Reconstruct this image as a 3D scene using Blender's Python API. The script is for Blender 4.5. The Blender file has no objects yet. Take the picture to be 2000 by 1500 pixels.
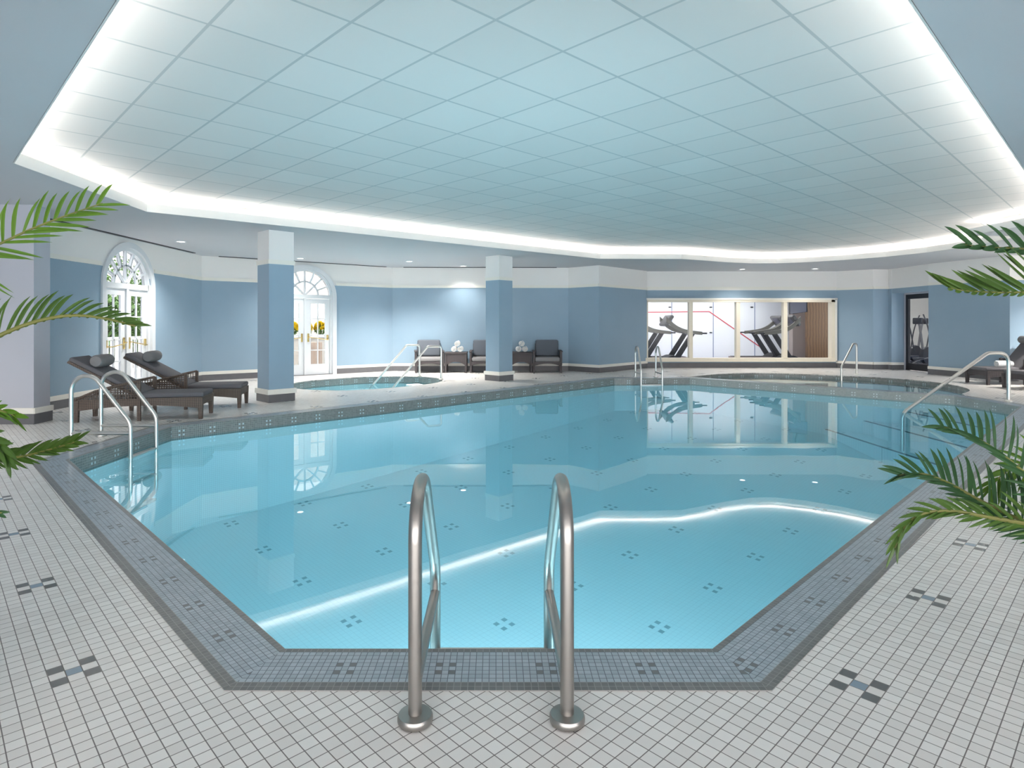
import bpy, math, random
from mathutils import Vector, Matrix
random.seed(7)
PI = math.pi
sc = bpy.context.scene
C = sc.collection

# ------------------------------------------------------------------ camera, world, exposure
HC = 1.35
cam_d = bpy.data.cameras.new('camera')
cam = bpy.data.objects.new('camera', cam_d)
C.objects.link(cam)
cam.location = (0, 0, HC)
cam.rotation_euler = (PI / 2, 0, 0)
cam_d.sensor_fit = 'HORIZONTAL'
cam_d.sensor_width = 36.0
FPX, CX, CY = 1193.0, 967.0, 632.0
cam_d.lens = 36.0 * FPX / 2000.0
cam_d.shift_x = (1000.0 - CX) / 2000.0
cam_d.shift_y = (CY - 750.0) / 2000.0
cam_d.clip_start = 0.05
cam_d.clip_end = 300
sc.camera = cam
sc.view_settings.view_transform = 'Standard'
sc.view_settings.look = 'None'
sc.view_settings.gamma = 1
sc.view_settings.exposure = 1.66
try:
    sc.view_settings.use_curve_mapping = False
except Exception:
    pass
sc.cycles.max_bounces = 10
sc.cycles.diffuse_bounces = 5
sc.cycles.glossy_bounces = 4
sc.cycles.transmission_bounces = 6
sc.cycles.transparent_max_bounces = 16
sc.cycles.sample_clamp_indirect = 6
sc.cycles.use_denoising = True

world = bpy.data.worlds.new('world')
sc.world = world
world.use_nodes = True
bg = world.node_tree.nodes['Background']
bg.inputs[0].default_value = (0.99, 0.965, 0.965, 1)
bg.inputs[1].default_value = 2.5

COVE_W = 2.2        # watts per metre of cove strip
DOWN_W = 120.0
ZW = -0.155          # water level
ZSOF, ZLIP, ZCEIL = 2.95, 3.07, 3.21
TH = math.radians(43.2)


def area(name, loc, direction, sx, sy, watts, color=(1, 1, 1), shape='RECTANGLE', spread=PI, roll=None):
    ld = bpy.data.lights.new(name, 'AREA')
    ld.shape = shape
    ld.size = sx
    if shape in ('RECTANGLE', 'ELLIPSE'):
        ld.size_y = sy
    ld.energy = watts
    ld.color = color
    ld.spread = spread
    o = bpy.data.objects.new(name, ld)
    C.objects.link(o)
    o.location = loc
    zax = -Vector(direction).normalized()
    if roll is not None:
        xax = Vector(roll).normalized()
        yax = zax.cross(xax).normalized()
        xax = yax.cross(zax)
        o.rotation_euler = Matrix((xax, yax, zax)).transposed().to_euler()
    else:
        o.rotation_euler = Vector(direction).to_track_quat('-Z', 'Y').to_euler()
    return o


# opening of the lowered ceiling (counter-clockwise), straight points and the far arc
ARC = [(4.60, 15.1), (5.25, 15.45), (5.97, 15.88), (6.8, 16.2), (7.45, 16.2), (8.1, 15.9), (8.75, 15.35), (9.35, 14.6), (9.7, 13.7), (9.8, 12.8), (9.72, 12.0), (9.6, 11.15)]
OPEN = [(-0.85, 1.95), (0.95, 1.95), (8.62, 9.35), (8.62, 11.1)] + ARC[::-1] + [(2.58, 15.05), (-4.98, 8.72), (-4.80, 6.08)]


def poly_off(P, d):
    """offset a counter-clockwise polygon outward by d"""
    n = len(P)
    out = []
    for i in range(n):
        p0, p1, p2 = Vector(P[i - 1]), Vector(P[i]), Vector(P[(i + 1) % n])
        a = (p1 - p0).normalized()
        b = (p2 - p1).normalized()
        na = Vector((a.y, -a.x))
        nb = Vector((b.y, -b.x))
        m = (na + nb)
        m = m / max(0.35, (1 + na.dot(nb)))
        out.append(tuple(p1 + m * d))
    return out


COVE = poly_off(OPEN, 0.13)
for i in range(len(COVE)):
    a, b = Vector(COVE[i]), Vector(COVE[(i + 1) % len(COVE)])
    L = (b - a).length
    m = (a + b) / 2
    d = (b - a).normalized()
    inw = Vector((-d.y, d.x))
    area('cove_lamp', (m.x, m.y, 3.07), (inw.x * 1.0, inw.y * 1.0, 1), L, 0.04, COVE_W * L, (1.0, 0.955, 0.90), roll=(d.x, d.y, 0))

# unseen lamps added underwater to brighten the pool, and the lamps of the gym
for x in (-0.5, 0.55):
    area('underwater_fill_lamp', (x, 2.57, -0.75), (x * 0.6 + 0.25, 1, -0.05), 0.3, 0.3, 30, (0.95, 0.97, 1.0), shape='DISK')
for x, y in ((6, 20.8), (8.8, 20.8), (6, 22.2), (8.8, 22.2), (13.8, 18.2), (13.8, 21)):
    area('gym_lamp', (x, y, 2.86), (0, 0, -1), 1.2, 0.6, 13, (1, 0.98, 0.97))


# ------------------------------------------------------------------ node helpers
class NT:
    def __init__(self, name):
        self.m = bpy.data.materials.new(name)
        self.m.use_nodes = True
        self.t = self.m.node_tree
        self.t.nodes.clear()
        self.out = self.t.nodes.new('ShaderNodeOutputMaterial')

    def node(self, kind, **kw):
        n = self.t.nodes.new(kind)
        for k, v in kw.items():
            setattr(n, k, v)
        return n

    def link(self, a, b):
        self.t.links.new(a, b)

    def put(self, sock, v):
        if isinstance(v, (int, float, tuple, list)):
            if isinstance(v, (tuple, list)) and len(v) == 3 and sock.type == 'RGBA':
                v = tuple(v) + (1,)
            sock.default_value = v
        else:
            self.link(v, sock)

    def M(self, op, a, b=None, c=None):
        n = self.node('ShaderNodeMath', operation=op)
        self.put(n.inputs[0], a)
        if b is not None:
            self.put(n.inputs[1], b)
        if c is not None:
            self.put(n.inputs[2], c)
        return n.outputs[0]

    def mix(self, f, a, b):
        n = self.node('ShaderNodeMix', data_type='RGBA')
        self.put(n.inputs[0], f)
        self.put(n.inputs[6], a)
        self.put(n.inputs[7], b)
        return n.outputs[2]

    def pos(self):
        g = self.node('ShaderNodeNewGeometry')
        s = self.node('ShaderNodeSeparateXYZ')
        self.link(g.outputs['Position'], s.inputs[0])
        return s.outputs[0], s.outputs[1], s.outputs[2]

    def obj(self):
        g = self.node('ShaderNodeTexCoord')
        s = self.node('ShaderNodeSeparateXYZ')
        self.link(g.outputs['Object'], s.inputs[0])
        return s.outputs[0], s.outputs[1], s.outputs[2]

    def uv(self):
        g = self.node('ShaderNodeUVMap')
        s = self.node('ShaderNodeSeparateXYZ')
        self.link(g.outputs[0], s.inputs[0])
        return s.outputs[0], s.outputs[1]

    def noise(self, scale, detail=2, vec=None):
        n = self.node('ShaderNodeTexNoise')
        n.inputs['Scale'].default_value = scale
        n.inputs['Detail'].default_value = detail
        if vec is not None:
            self.link(vec, n.inputs['Vector'])
        else:
            g = self.node('ShaderNodeTexCoord')
            self.link(g.outputs['Object'], n.inputs['Vector'])
        return n.outputs[0]

    def white(self, a, b):
        c = self.node('ShaderNodeCombineXYZ')
        self.put(c.inputs[0], a)
        self.put(c.inputs[1], b)
        w = self.node('ShaderNodeTexWhiteNoise', noise_dimensions='2D')
        self.link(c.outputs[0], w.inputs['Vector'])
        return w.outputs['Value']

    def principled(self, color, rough=0.5, metal=0.0, bump=None, bstr=0.3, bdist=0.01, spec=0.5, **kw):
        p = self.node('ShaderNodeBsdfPrincipled')
        self.put(p.inputs['Base Color'], color)
        self.put(p.inputs['Roughness'], rough)
        self.put(p.inputs['Metallic'], metal)
        p.inputs['Specular IOR Level'].default_value = spec
        for k, v in kw.items():
            self.put(p.inputs[k.replace('_', ' ')], v)
        if bump is not None:
            b = self.node('ShaderNodeBump')
            b.inputs['Strength'].default_value = bstr
            b.inputs['Distance'].default_value = bdist
            self.link(bump, b.inputs['Height'])
            self.link(b.outputs[0], p.inputs['Normal'])
        self.link(p.outputs[0], self.out.inputs[0])
        return self.m


def simple(name, color, rough=0.5, metal=0.0, noise=0.0, nscale=8, bump=0.0, spec=0.5):
    t = NT(name)
    c = color
    n = None
    if noise or bump:
        n = t.noise(nscale, 3)
    if noise:
        c = t.mix(t.M('MULTIPLY', n, 1.0), tuple(x * (1 - noise) for x in color), tuple(min(1, x * (1 + noise)) for x in color))
    return t.principled(c, rough, metal, bump=n if bump else None, bstr=bump, spec=spec)


def grid(t, U, V, w):
    """grout mask of a unit grid, and the cell indices"""
    fu = t.M('FRACT', U)
    fv = t.M('FRACT', V)
    g = t.M('MAXIMUM', t.M('LESS_THAN', fu, w), t.M('LESS_THAN', fv, w))
    return g, t.M('FLOOR', U), t.M('FLOOR', V)


def modp(t, a, n):
    return t.M('FLOORED_MODULO', a, n)


def near(t, a, v):
    return t.M('COMPARE', a, float(v), 0.25)


def motif(t, i, j, pi, pj, ci, cj):
    """four corners and the centre of a 3 x 3 block of tiles, repeated every pi, pj"""
    a = t.M('ABSOLUTE', t.M('SUBTRACT', modp(t, i, pi), float(ci)))
    b = t.M('ABSOLUTE', t.M('SUBTRACT', modp(t, j, pj), float(cj)))
    corner = t.M('MULTIPLY', near(t, a, 1), near(t, b, 1))
    centre = t.M('MULTIPLY', near(t, a, 0), near(t, b, 0))
    return corner, centre


def rotated(t, pitch, u0, v0):
    x, y, z = t.pos()
    c, s = math.cos(TH), math.sin(TH)
    u = t.M('ADD', t.M('MULTIPLY', x, c), t.M('MULTIPLY', y, s))
    v = t.M('ADD', t.M('MULTIPLY', x, -s), t.M('MULTIPLY', y, c))
    U = t.M('ADD', t.M('DIVIDE', t.M('SUBTRACT', u, u0), pitch), 101.5)
    V = t.M('ADD', t.M('DIVIDE', t.M('SUBTRACT', v, v0), pitch), 101.5)
    return U, V


def mat_deck():
    t = NT('deck_tiles')
    U, V = rotated(t, 0.053, 0.43, 0.73)
    g, i, j = grid(t, U, V, 0.065)
    co, ce = motif(t, i, j, 20, 20, 1, 1)
    px_, py_, pz_ = t.pos()
    plain = t.M('SUBTRACT', 1.0, t.M('MULTIPLY', t.M('LESS_THAN', py_, 2.3), t.M('LESS_THAN', t.M('ABSOLUTE', px_), 1.0)))
    co, ce = t.M('MULTIPLY', co, plain), t.M('MULTIPLY', ce, plain)
    w = t.white(i, j)
    c = t.mix(w, (0.80, 0.77, 0.735), (0.885, 0.86, 0.825))
    c = t.mix(co, c, (0.165, 0.17, 0.17))
    c = t.mix(ce, c, (0.27, 0.35, 0.42))
    c = t.mix(g, c, (0.20, 0.18, 0.17))
    r = t.M('ADD', t.M('MULTIPLY', g, 0.5), 0.26)
    h = t.M('SUBTRACT', 1.0, g)
    return t.principled(c, r, bump=h, bstr=0.25, bdist=0.002)


def mat_basin():
    t = NT('basin_tiles')
    U, V = rotated(t, 0.053, 4.13, 4.27)
    g, i, j = grid(t, U, V, 0.06)
    co, ce = motif(t, i, j, 20, 20, 1, 1)
    c = t.mix(co, (0.90, 0.92, 0.92), (0.36, 0.46, 0.50))
    c = t.mix(g, c, (0.72, 0.77, 0.79))
    return t.principled(c, 0.4)


def mat_coping():
    t = NT('coping_tiles')
    u, v = t.uv()
    P = 0.0262
    U = t.M('ADD', t.M('DIVIDE', u, P), 300.0)
    V = t.M('ADD', t.M('DIVIDE', v, P), 15.0)
    g, i, j = grid(t, U, V, 0.10)
    co, ce = motif(t, i, j, 15, 15, 7, 5)
    w = t.white(i, j)
    c = t.mix(w, (0.34, 0.40, 0.45), (0.43, 0.49, 0.54))
    c = t.mix(co, c, (0.17, 0.18, 0.18))
    row = modp(t, j, 15)
    edge = t.M('MAXIMUM', t.M('LESS_THAN', row, 0.5), t.M('GREATER_THAN', row, 8.5))
    c = t.mix(edge, c, t.mix(w, (0.155, 0.155, 0.155), (0.20, 0.20, 0.195)))
    c = t.mix(g, c, t.mix(edge, (0.11, 0.12, 0.15), (0.30, 0.29, 0.28)))
    return t.principled(c, 0.3, bump=t.M('SUBTRACT', 1.0, g), bstr=0.2, bdist=0.002)


def mat_band(name='waterline_tiles', ca=(0.15, 0.155, 0.15), cb=(0.21, 0.215, 0.205), cm=(0.45, 0.54, 0.58), cg=(0.36, 0.35, 0.33)):
    """waterline band of small grey tiles with pale blue motifs, white tiles far below the water"""
    t = NT(name)
    u, v = t.uv()
    P = 0.0262
    U = t.M('ADD', t.M('DIVIDE', u, P), 300.0)
    V = t.M('ADD', t.M('DIVIDE', v, P), 15.0)
    g, i, j = grid(t, U, V, 0.12)
    co, ce = motif(t, i, j, 15, 15, 7, 3)
    w = t.white(i, j)
    c = t.mix(w, ca, cb)
    c = t.mix(co, c, cm)
    c = t.mix(g, c, cg)
    deep = t.M('GREATER_THAN', v, 0.185)
    c = t.mix(deep, c, t.mix(g, (0.82, 0.87, 0.87), (0.6, 0.66, 0.68)))
    return t.principled(c, 0.3)


def mat_ceiling():
    t = NT('ceiling_tiles')
    x, y, z = t.pos()
    T = 0.6309
    th = 0.754
    c, s = math.cos(th), math.sin(th)
    u = t.M('ADD', t.M('MULTIPLY', x, c / T), t.M('MULTIPLY', y, s / T))
    v = t.M('ADD', t.M('MULTIPLY', x, -s / T), t.M('MULTIPLY', y, c / T))
    U = t.M('ADD', u, 100 - 1.068 + 0.02)
    V = t.M('ADD', v, 100 - 5.323 + 0.02)
    g, i, j = grid(t, U, V, 0.034)
    n = t.noise(60, 2)
    w = t.white(i, j)
    col = t.mix(w, (0.665, 0.635, 0.615), (0.705, 0.675, 0.655))
    col = t.mix(g, col, (0.48, 0.49, 0.49))
    return t.principled(col, 0.9, bump=t.M('ADD', t.M('MULTIPLY', n, 0.15), g), bstr=0.3, bdist=0.004, spec=0.2)


def mat_wall():
    t = NT('wall_paint')
    x, y, z = t.pos()
    n = t.noise(1.5, 3)
    blue = t.mix(n, (0.255, 0.36, 0.455), (0.295, 0.405, 0.505))
    up = t.M('GREATER_THAN', z, 2.37)
    c = t.mix(up, blue, (0.80, 0.79, 0.775))
    return t.principled(c, 0.55, bump=t.noise(250, 1), bstr=0.04, spec=0.3)


def mat_water(name, dens, tint):
    t = NT(name)
    tr = t.node('ShaderNodeBsdfTransparent')
    tr.inputs[0].default_value = tint + (1,)
    gl = t.node('ShaderNodeBsdfGlossy')
    gl.inputs['Roughness'].default_value = 0.0
    fr = t.node('ShaderNodeFresnel')
    fr.inputs['IOR'].default_value = 1.5
    n = t.noise(0.9, 2)
    b = t.node('ShaderNodeBump')
    b.inputs['Strength'].default_value = 0.05
    b.inputs['Distance'].default_value = 0.02
    t.link(n, b.inputs['Height'])
    t.link(b.outputs[0], gl.inputs['Normal'])
    mx = t.node('ShaderNodeMixShader')
    ge = t.node('ShaderNodeNewGeometry')
    t.link(t.M('MULTIPLY', fr.outputs[0], t.M('SUBTRACT', 1.0, ge.outputs['Backfacing'])), mx.inputs[0])
    t.link(tr.outputs[0], mx.inputs[1])
    t.link(gl.outputs[0], mx.inputs[2])
    t.link(mx.outputs[0], t.out.inputs['Surface'])
    va = t.node('ShaderNodeVolumeAbsorption')
    va.inputs['Color'].default_value = (0.0, 0.80, 0.95, 1)
    va.inputs['Density'].default_value = dens
    t.link(va.outputs[0], t.out.inputs['Volume'])
    return t.m


def mat_glass(name='window_glass', tint=(0.96, 0.98, 0.98)):
    t = NT(name)
    tr = t.node('ShaderNodeBsdfTransparent')
    tr.inputs[0].default_value = tint + (1,)
    gl = t.node('ShaderNodeBsdfGlossy')
    gl.inputs['Roughness'].default_value = 0.0
    fr = t.node('ShaderNodeFresnel')
    fr.inputs['IOR'].default_value = 1.2
    mx = t.node('ShaderNodeMixShader')
    ge = t.node('ShaderNodeNewGeometry')
    t.link(t.M('MULTIPLY', fr.outputs[0], t.M('SUBTRACT', 1.0, ge.outputs['Backfacing'])), mx.inputs[0])
    t.link(tr.outputs[0], mx.inputs[1])
    t.link(gl.outputs[0], mx.inputs[2])
    t.link(mx.outputs[0], t.out.inputs['Surface'])
    return t.m


def mat_wicker(name, ca, cb):
    t = NT(name)
    x, y, z = t.obj()
    s = 62.0
    h = t.M('ADD', x, y)
    a = t.M('SINE', t.M('MULTIPLY', t.M('ADD', h, z), s * 2.2))
    b = t.M('SINE', t.M('MULTIPLY', t.M('SUBTRACT', h, z), s * 2.2))
    w = t.M('MULTIPLY', t.M('ADD', t.M('MULTIPLY', a, b), 1.0), 0.5)
    c = t.mix(w, ca, cb)
    return t.principled(c, 0.5, bump=w, bstr=0.6, bdist=0.006)


def mat_leaf(name, a, b):
    t = NT(name)
    n = t.noise(5, 2)
    c = t.mix(n, a, b)
    return t.principled(c, 0.42, spec=0.4)


def mat_emit(name, color, strength):
    t = NT(name)
    e = t.node('ShaderNodeEmission')
    e.inputs[0].default_value = tuple(color) + (1,)
    e.inputs[1].default_value = strength
    t.link(e.outputs[0], t.out.inputs[0])
    return t.m


def mat_brushed(name, col, rough):
    t = NT(name)
    n = t.noise(35, 2)
    r = t.M('ADD', t.M('MULTIPLY', n, 0.12), rough)
    return t.principled(col, r, 1.0)


def mat_brick():
    t = NT('brick')
    br = t.node('ShaderNodeTexBrick')
    br.inputs['Color1'].default_value = (0.55, 0.38, 0.28, 1)
    br.inputs['Color2'].default_value = (0.70, 0.52, 0.40, 1)
    br.inputs['Mortar'].default_value = (0.75, 0.70, 0.64, 1)
    br.inputs['Scale'].default_value = 4.0
    g = t.node('ShaderNodeTexCoord')
    t.link(g.outputs['Object'], br.inputs['Vector'])
    return t.principled(br.outputs[0], 0.8)


def mat_wood():
    t = NT('wood_panel')
    w = t.node('ShaderNodeTexWave', wave_type='BANDS', bands_direction='X')
    w.inputs['Scale'].default_value = 3
    w.inputs['Distortion'].default_value = 3
    g = t.node('ShaderNodeTexCoord')
    t.link(g.outputs['Object'], w.inputs['Vector'])
    return t.principled(t.mix(w.outputs['Fac'], (0.17, 0.085, 0.035), (0.27, 0.145, 0.06)), 0.4)


sun_d = bpy.data.lights.new('sun', 'SUN')
sun_d.energy = 0.9
sun_d.angle = 0.02
sun_d.color = (1.0, 0.96, 0.88)
sun = bpy.data.objects.new('sun', sun_d)
C.objects.link(sun)
sun.rotation_euler = Vector((-0.35, 0.55, -0.95)).to_track_quat('-Z', 'Y').to_euler()

MAT = dict(
    deck=mat_deck(), basin=mat_basin(), coping=mat_coping(), band=mat_band(), lit_band=mat_band('lit_waterline_tiles', (0.38, 0.37, 0.345), (0.45, 0.44, 0.41), (0.72, 0.73, 0.72), (0.52, 0.50, 0.47)), ceiling=mat_ceiling(), wall=mat_wall(),
    water=mat_water('water', 0.04, (0.575, 0.90, 1.0)), shallow=mat_water('shallow_water', 0.03, (0.75, 0.90, 0.95)), glass=mat_glass(), tinted=mat_glass('tinted_glass', (0.55, 0.56, 0.57)),
    soffit=simple('soffit_paint', (0.55, 0.56, 0.59), 0.7, noise=0.03, nscale=1.0, spec=0.25),
    lip=simple('lip_paint', (0.74, 0.73, 0.71), 0.7, noise=0.02, spec=0.25),
    cove=simple('cove_paint', (0.82, 0.81, 0.78), 0.8),
    trimw=simple('trim_cream', (0.80, 0.78, 0.72), 0.45, noise=0.03),
    doorw=simple('door_white_paint', (0.66, 0.69, 0.72), 0.35, noise=0.02),
    framec=simple('frame_cream_paint', (0.74, 0.68, 0.56), 0.45, noise=0.03),
    base=simple('baseboard_tile', (0.135, 0.135, 0.145), 0.45, noise=0.12, nscale=14),
    pale=simple('pale_plaster', (0.44, 0.455, 0.51), 0.6, noise=0.03, nscale=2),
    steel=mat_brushed('brushed_steel', (0.40, 0.38, 0.355), 0.30),
    chrome=mat_brushed('satin_steel', (0.66, 0.65, 0.62), 0.24),
    brass=simple('brass', (0.75, 0.55, 0.22), 0.25, 1.0, noise=0.05),
    wicker=mat_wicker('brown_wicker', (0.035, 0.024, 0.018), (0.17, 0.125, 0.10)),
    wickerd=mat_wicker('dark_wicker', (0.02, 0.018, 0.02), (0.085, 0.07, 0.075)),
    cush=simple('grey_cushion', (0.125, 0.12, 0.13), 0.9, noise=0.12, nscale=90, bump=0.15),
    cushl=simple('light_grey_cushion', (0.21, 0.205, 0.21), 0.9, noise=0.10, nscale=90, bump=0.15),
    cushb=simple('slate_cushion', (0.115, 0.13, 0.155), 0.9, noise=0.10, nscale=90, bump=0.15),
    towel=simple('white_towel', (0.85, 0.85, 0.84), 0.95, noise=0.05, nscale=120, bump=0.4),
    slot=simple('slot_black', (0.02, 0.022, 0.03), 0.6, noise=0.1),
    black=simple('black_paint', (0.015, 0.015, 0.02), 0.4, noise=0.1),
    rubber=simple('black_rubber', (0.03, 0.03, 0.035), 0.6, noise=0.1),
    tmgrey=simple('grey_plastic', (0.11, 0.105, 0.105), 0.4, noise=0.05),
    tmlight=simple('cream_plastic', (0.16, 0.15, 0.13), 0.4, noise=0.05),
    tmtan=simple('taupe_plastic', (0.36, 0.28, 0.25), 0.4, noise=0.05),
    court=simple('court_white', (0.86, 0.87, 0.89), 0.5, noise=0.01),
    seam=simple('panel_seam', (0.22, 0.28, 0.42), 0.5, noise=0.05),
    red=simple('red_line_paint', (0.65, 0.05, 0.08), 0.5, noise=0.05),
    pink=simple('taupe_wall', (0.52, 0.44, 0.40), 0.7, noise=0.03),
    wood=mat_wood(),
    screen=simple('tv_screen', (0.16, 0.16, 0.20), 0.25, noise=0.05),
    gymfloor=simple('gym_floor', (0.30, 0.30, 0.40), 0.5, noise=0.1),
    creamw=simple('cream_wall', (0.74, 0.71, 0.64), 0.8, noise=0.03),
    brick=mat_brick(),
    paving=simple('terrace_paving', (0.62, 0.60, 0.57), 0.8, noise=0.1, nscale=3),
    fence=simple('white_fence', (0.85, 0.85, 0.85), 0.6, noise=0.02),
    leafa=mat_leaf('palm_leaf', (0.02, 0.06, 0.012), (0.08, 0.155, 0.02)),
    leafd=mat_leaf('palm_leaf_dark', (0.012, 0.05, 0.022), (0.045, 0.12, 0.035)),
    leafy=mat_leaf('palm_leaf_bright', (0.03, 0.10, 0.01), (0.14, 0.27, 0.02)),
    stem=mat_leaf('palm_stem', (0.10, 0.13, 0.03), (0.24, 0.22, 0.07)),
    bush=mat_leaf('bush_leaf', (0.09, 0.20, 0.05), (0.22, 0.36, 0.12)),
    flower=mat_leaf('yellow_petal', (0.85, 0.60, 0.02), (0.95, 0.80, 0.03)),
    trunk=simple('palm_trunk', (0.12, 0.08, 0.05), 0.9, noise=0.3, nscale=20, bump=0.5),
    pot=simple('pot_stone', (0.30, 0.29, 0.28), 0.6, noise=0.1),
    soil=simple('soil', (0.04, 0.03, 0.02), 0.95, noise=0.3, nscale=30, bump=0.6),
    lamp=mat_emit('lamp_glow', (1.0, 0.97, 0.9), 3.0),
    ball=simple('exercise_ball', (0.06, 0.10, 0.20), 0.35, noise=0.05),
)


# ------------------------------------------------------------------ mesh helpers
class B:
    """collects shapes, then links them as one mesh object"""

    def __init__(self):
        self.v, self.f, self.uvs, self.smooth = [], [], {}, set()

    def add(self, vs, fs, M=None, smooth=False, uv=None):
        o = len(self.v)
        for p in vs:
            p = Vector(p)
            if M is not None:
                p = M @ p
            self.v.append(tuple(p))
        for k, f in enumerate(fs):
            if smooth:
                self.smooth.add(len(self.f))
            if uv is not None:
                self.uvs[len(self.f)] = uv[k]
            self.f.append(tuple(i + o for i in f))
        return self

    def box(self, c, s, rz=0.0, M=None):
        x, y, z = s[0] / 2, s[1] / 2, s[2] / 2
        vs = [(-x, -y, -z), (x, -y, -z), (x, y, -z), (-x, y, -z), (-x, -y, z), (x, -y, z), (x, y, z), (-x, y, z)]
        fs = [(0, 3, 2, 1), (4, 5, 6, 7), (0, 1, 5, 4), (1, 2, 6, 5), (2, 3, 7, 6), (3, 0, 4, 7)]
        T = Matrix.Translation(c) @ Matrix.Rotation(rz, 4, 'Z')
        if M is not None:
            T = M @ T
        return self.add(vs, fs, T)

    def rbox(self, c, s, r=0.02, rz=0.0, M=None, seg=3):
        """box with rounded edges (superellipse style rounding of all edges)"""
        hx, hy, hz = s[0] / 2, s[1] / 2, s[2] / 2
        r = min(r, hx * 0.98, hy * 0.98, hz * 0.98)
        prof = [(r * (1 - math.cos(a)), r * (1 - math.sin(a))) for a in [PI / 2 * k / seg for k in range(seg + 1)]]
        # rings from bottom to top; each ring is a rounded rectangle
        rings = []
        zs = [(-hz + p[1], p[0]) for p in prof[::-1]] + [(hz - p[1], p[0]) for p in prof]
        # p = (inset, drop): inset 0 when drop = r
        vs = []
        nper = 4 * (seg + 1)
        for k in range(seg + 1):
            a = PI / 2 * k / seg
            z = -hz + r * (1 - math.sin(a))
            ins = r * (1 - math.cos(a))
            rings.append((z, r * (1 - math.cos(PI / 2 - a))))
        rings = [(-hz + r * (1 - math.cos(PI / 2 * k / seg)), r * (1 - math.sin(PI / 2 * k / seg))) for k in range(seg + 1)]
        rings = rings + [(-z, i) for z, i in rings[::-1]]
        for z, ins in rings:
            rr = max(r - ins, 0.0005)
            for q, (sx, sy) in enumerate(((1, 1), (-1, 1), (-1, -1), (1, -1))):
                for k in range(seg + 1):
                    a = PI / 2 * q + PI / 2 * k / seg
                    vs.append((sx * (hx - r) + rr * math.cos(a), sy * (hy - r) + rr * math.sin(a), z))
        fs = []
        for k in range(len(rings) - 1):
            for i in range(nper):
                j = (i + 1) % nper
                fs.append((k * nper + i, k * nper + j, (k + 1) * nper + j, (k + 1) * nper + i))
        fs.append(tuple(range(nper))[::-1])
        fs.append(tuple((len(rings) - 1) * nper + i for i in range(nper)))
        T = Matrix.Translation(c) @ Matrix.Rotation(rz, 4, 'Z')
        if M is not None:
            T = M @ T
        return self.add(vs, fs, T, smooth=True)

    def prism(self, poly, z0, z1, M=None):
        n = len(poly)
        vs = [(p[0], p[1], z0) for p in poly] + [(p[0], p[1], z1) for p in poly]
        fs = [tuple(range(n))[::-1], tuple(range(n, 2 * n))]
        fs += [(i, (i + 1) % n, n + (i + 1) % n, n + i) for i in range(n)]
        return self.add(vs, fs, M)

    def tube(self, pts, r, seg=12, cap=True, M=None):
        pts = [Vector(p) for p in pts]
        n = len(pts)
        rs = r if isinstance(r, (list, tuple)) else [r] * n
        vs = []
        t0 = (pts[1] - pts[0]).normalized()
        up = Vector((0, 0, 1)) if abs(t0.z) < 0.9 else Vector((1, 0, 0))
        nrm = (up - t0 * up.dot(t0)).normalized()
        for i in range(n):
            if i == 0:
                t = pts[1] - pts[0]
            elif i == n - 1:
                t = pts[-1] - pts[-2]
            else:
                t = (pts[i] - pts[i - 1]).normalized() + (pts[i + 1] - pts[i]).normalized()
            t = t.normalized()
            nrm = (nrm - t * nrm.dot(t)).normalized()
            b = t.cross(nrm)
            for k in range(seg):
                a = 2 * PI * k / seg
                vs.append(pts[i] + (nrm * math.cos(a) + b * math.sin(a)) * rs[i])
        fs = []
        for i in range(n - 1):
            for k in range(seg):
                j = (k + 1) % seg
                fs.append((i * seg + k, i * seg + j, (i + 1) * seg + j, (i + 1) * seg + k))
        if cap:
            fs.append(tuple(range(seg))[::-1])
            fs.append(tuple((n - 1) * seg + k for k in range(seg)))
        return self.add(vs, fs, M, smooth=True)

    def lathe(self, prof, seg=24, M=None):
        vs = []
        n = len(prof)
        for r, z in prof:
            for k in range(seg):
                a = 2 * PI * k / seg
                vs.append((r * math.cos(a), r * math.sin(a), z))
        fs = []
        for i in range(n - 1):
            for k in range(seg):
                j = (k + 1) % seg
                fs.append((i * seg + k, i * seg + j, (i + 1) * seg + j, (i + 1) * seg + k))
        fs.append(tuple(range(seg))[::-1])
        fs.append(tuple((n - 1) * seg + k for k in range(seg)))
        return self.add(vs, fs, M, smooth=True)

    def build(self, name, mat, parent=None, loc=None, label=None):
        me = bpy.data.meshes.new(name)
        me.from_pydata(self.v, [], self.f)
        me.materials.append(mat)
        for i in self.smooth:
            me.polygons[i].use_smooth = True
        if self.uvs:
            ul = me.uv_layers.new(name='UVMap')
            for i, uv in self.uvs.items():
                for k, li in enumerate(me.polygons[i].loop_indices):
                    ul.data[li].uv = uv[k]
        me.update()
        if self.smooth and hasattr(me, 'set_sharp_from_angle'):
            me.set_sharp_from_angle(angle=math.radians(42))
        o = bpy.data.objects.new(name, me)
        C.objects.link(o)
        if loc:
            o.location = loc
        if parent is not None:
            o.parent = parent
        if label:
            o['label'] = label
        return o


def tag(o, label, cat=None, group=None, kind=None):
    o['label'] = label
    if cat:
        o['category'] = cat
    if group:
        o['group'] = group
    if kind:
        o['kind'] = kind
    return o


def struct(o, label, cat):
    return tag(o, label, cat, kind='structure')


def thing(name, label, cat, loc=(0, 0, 0), rz=0.0, group=None, kind=None):
    o = bpy.data.objects.new(name, None)
    o.empty_display_size = 0.1
    C.objects.link(o)
    o.location = loc
    o.rotation_euler = (0, 0, rz)
    return tag(o, label, cat, group, kind)


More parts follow.
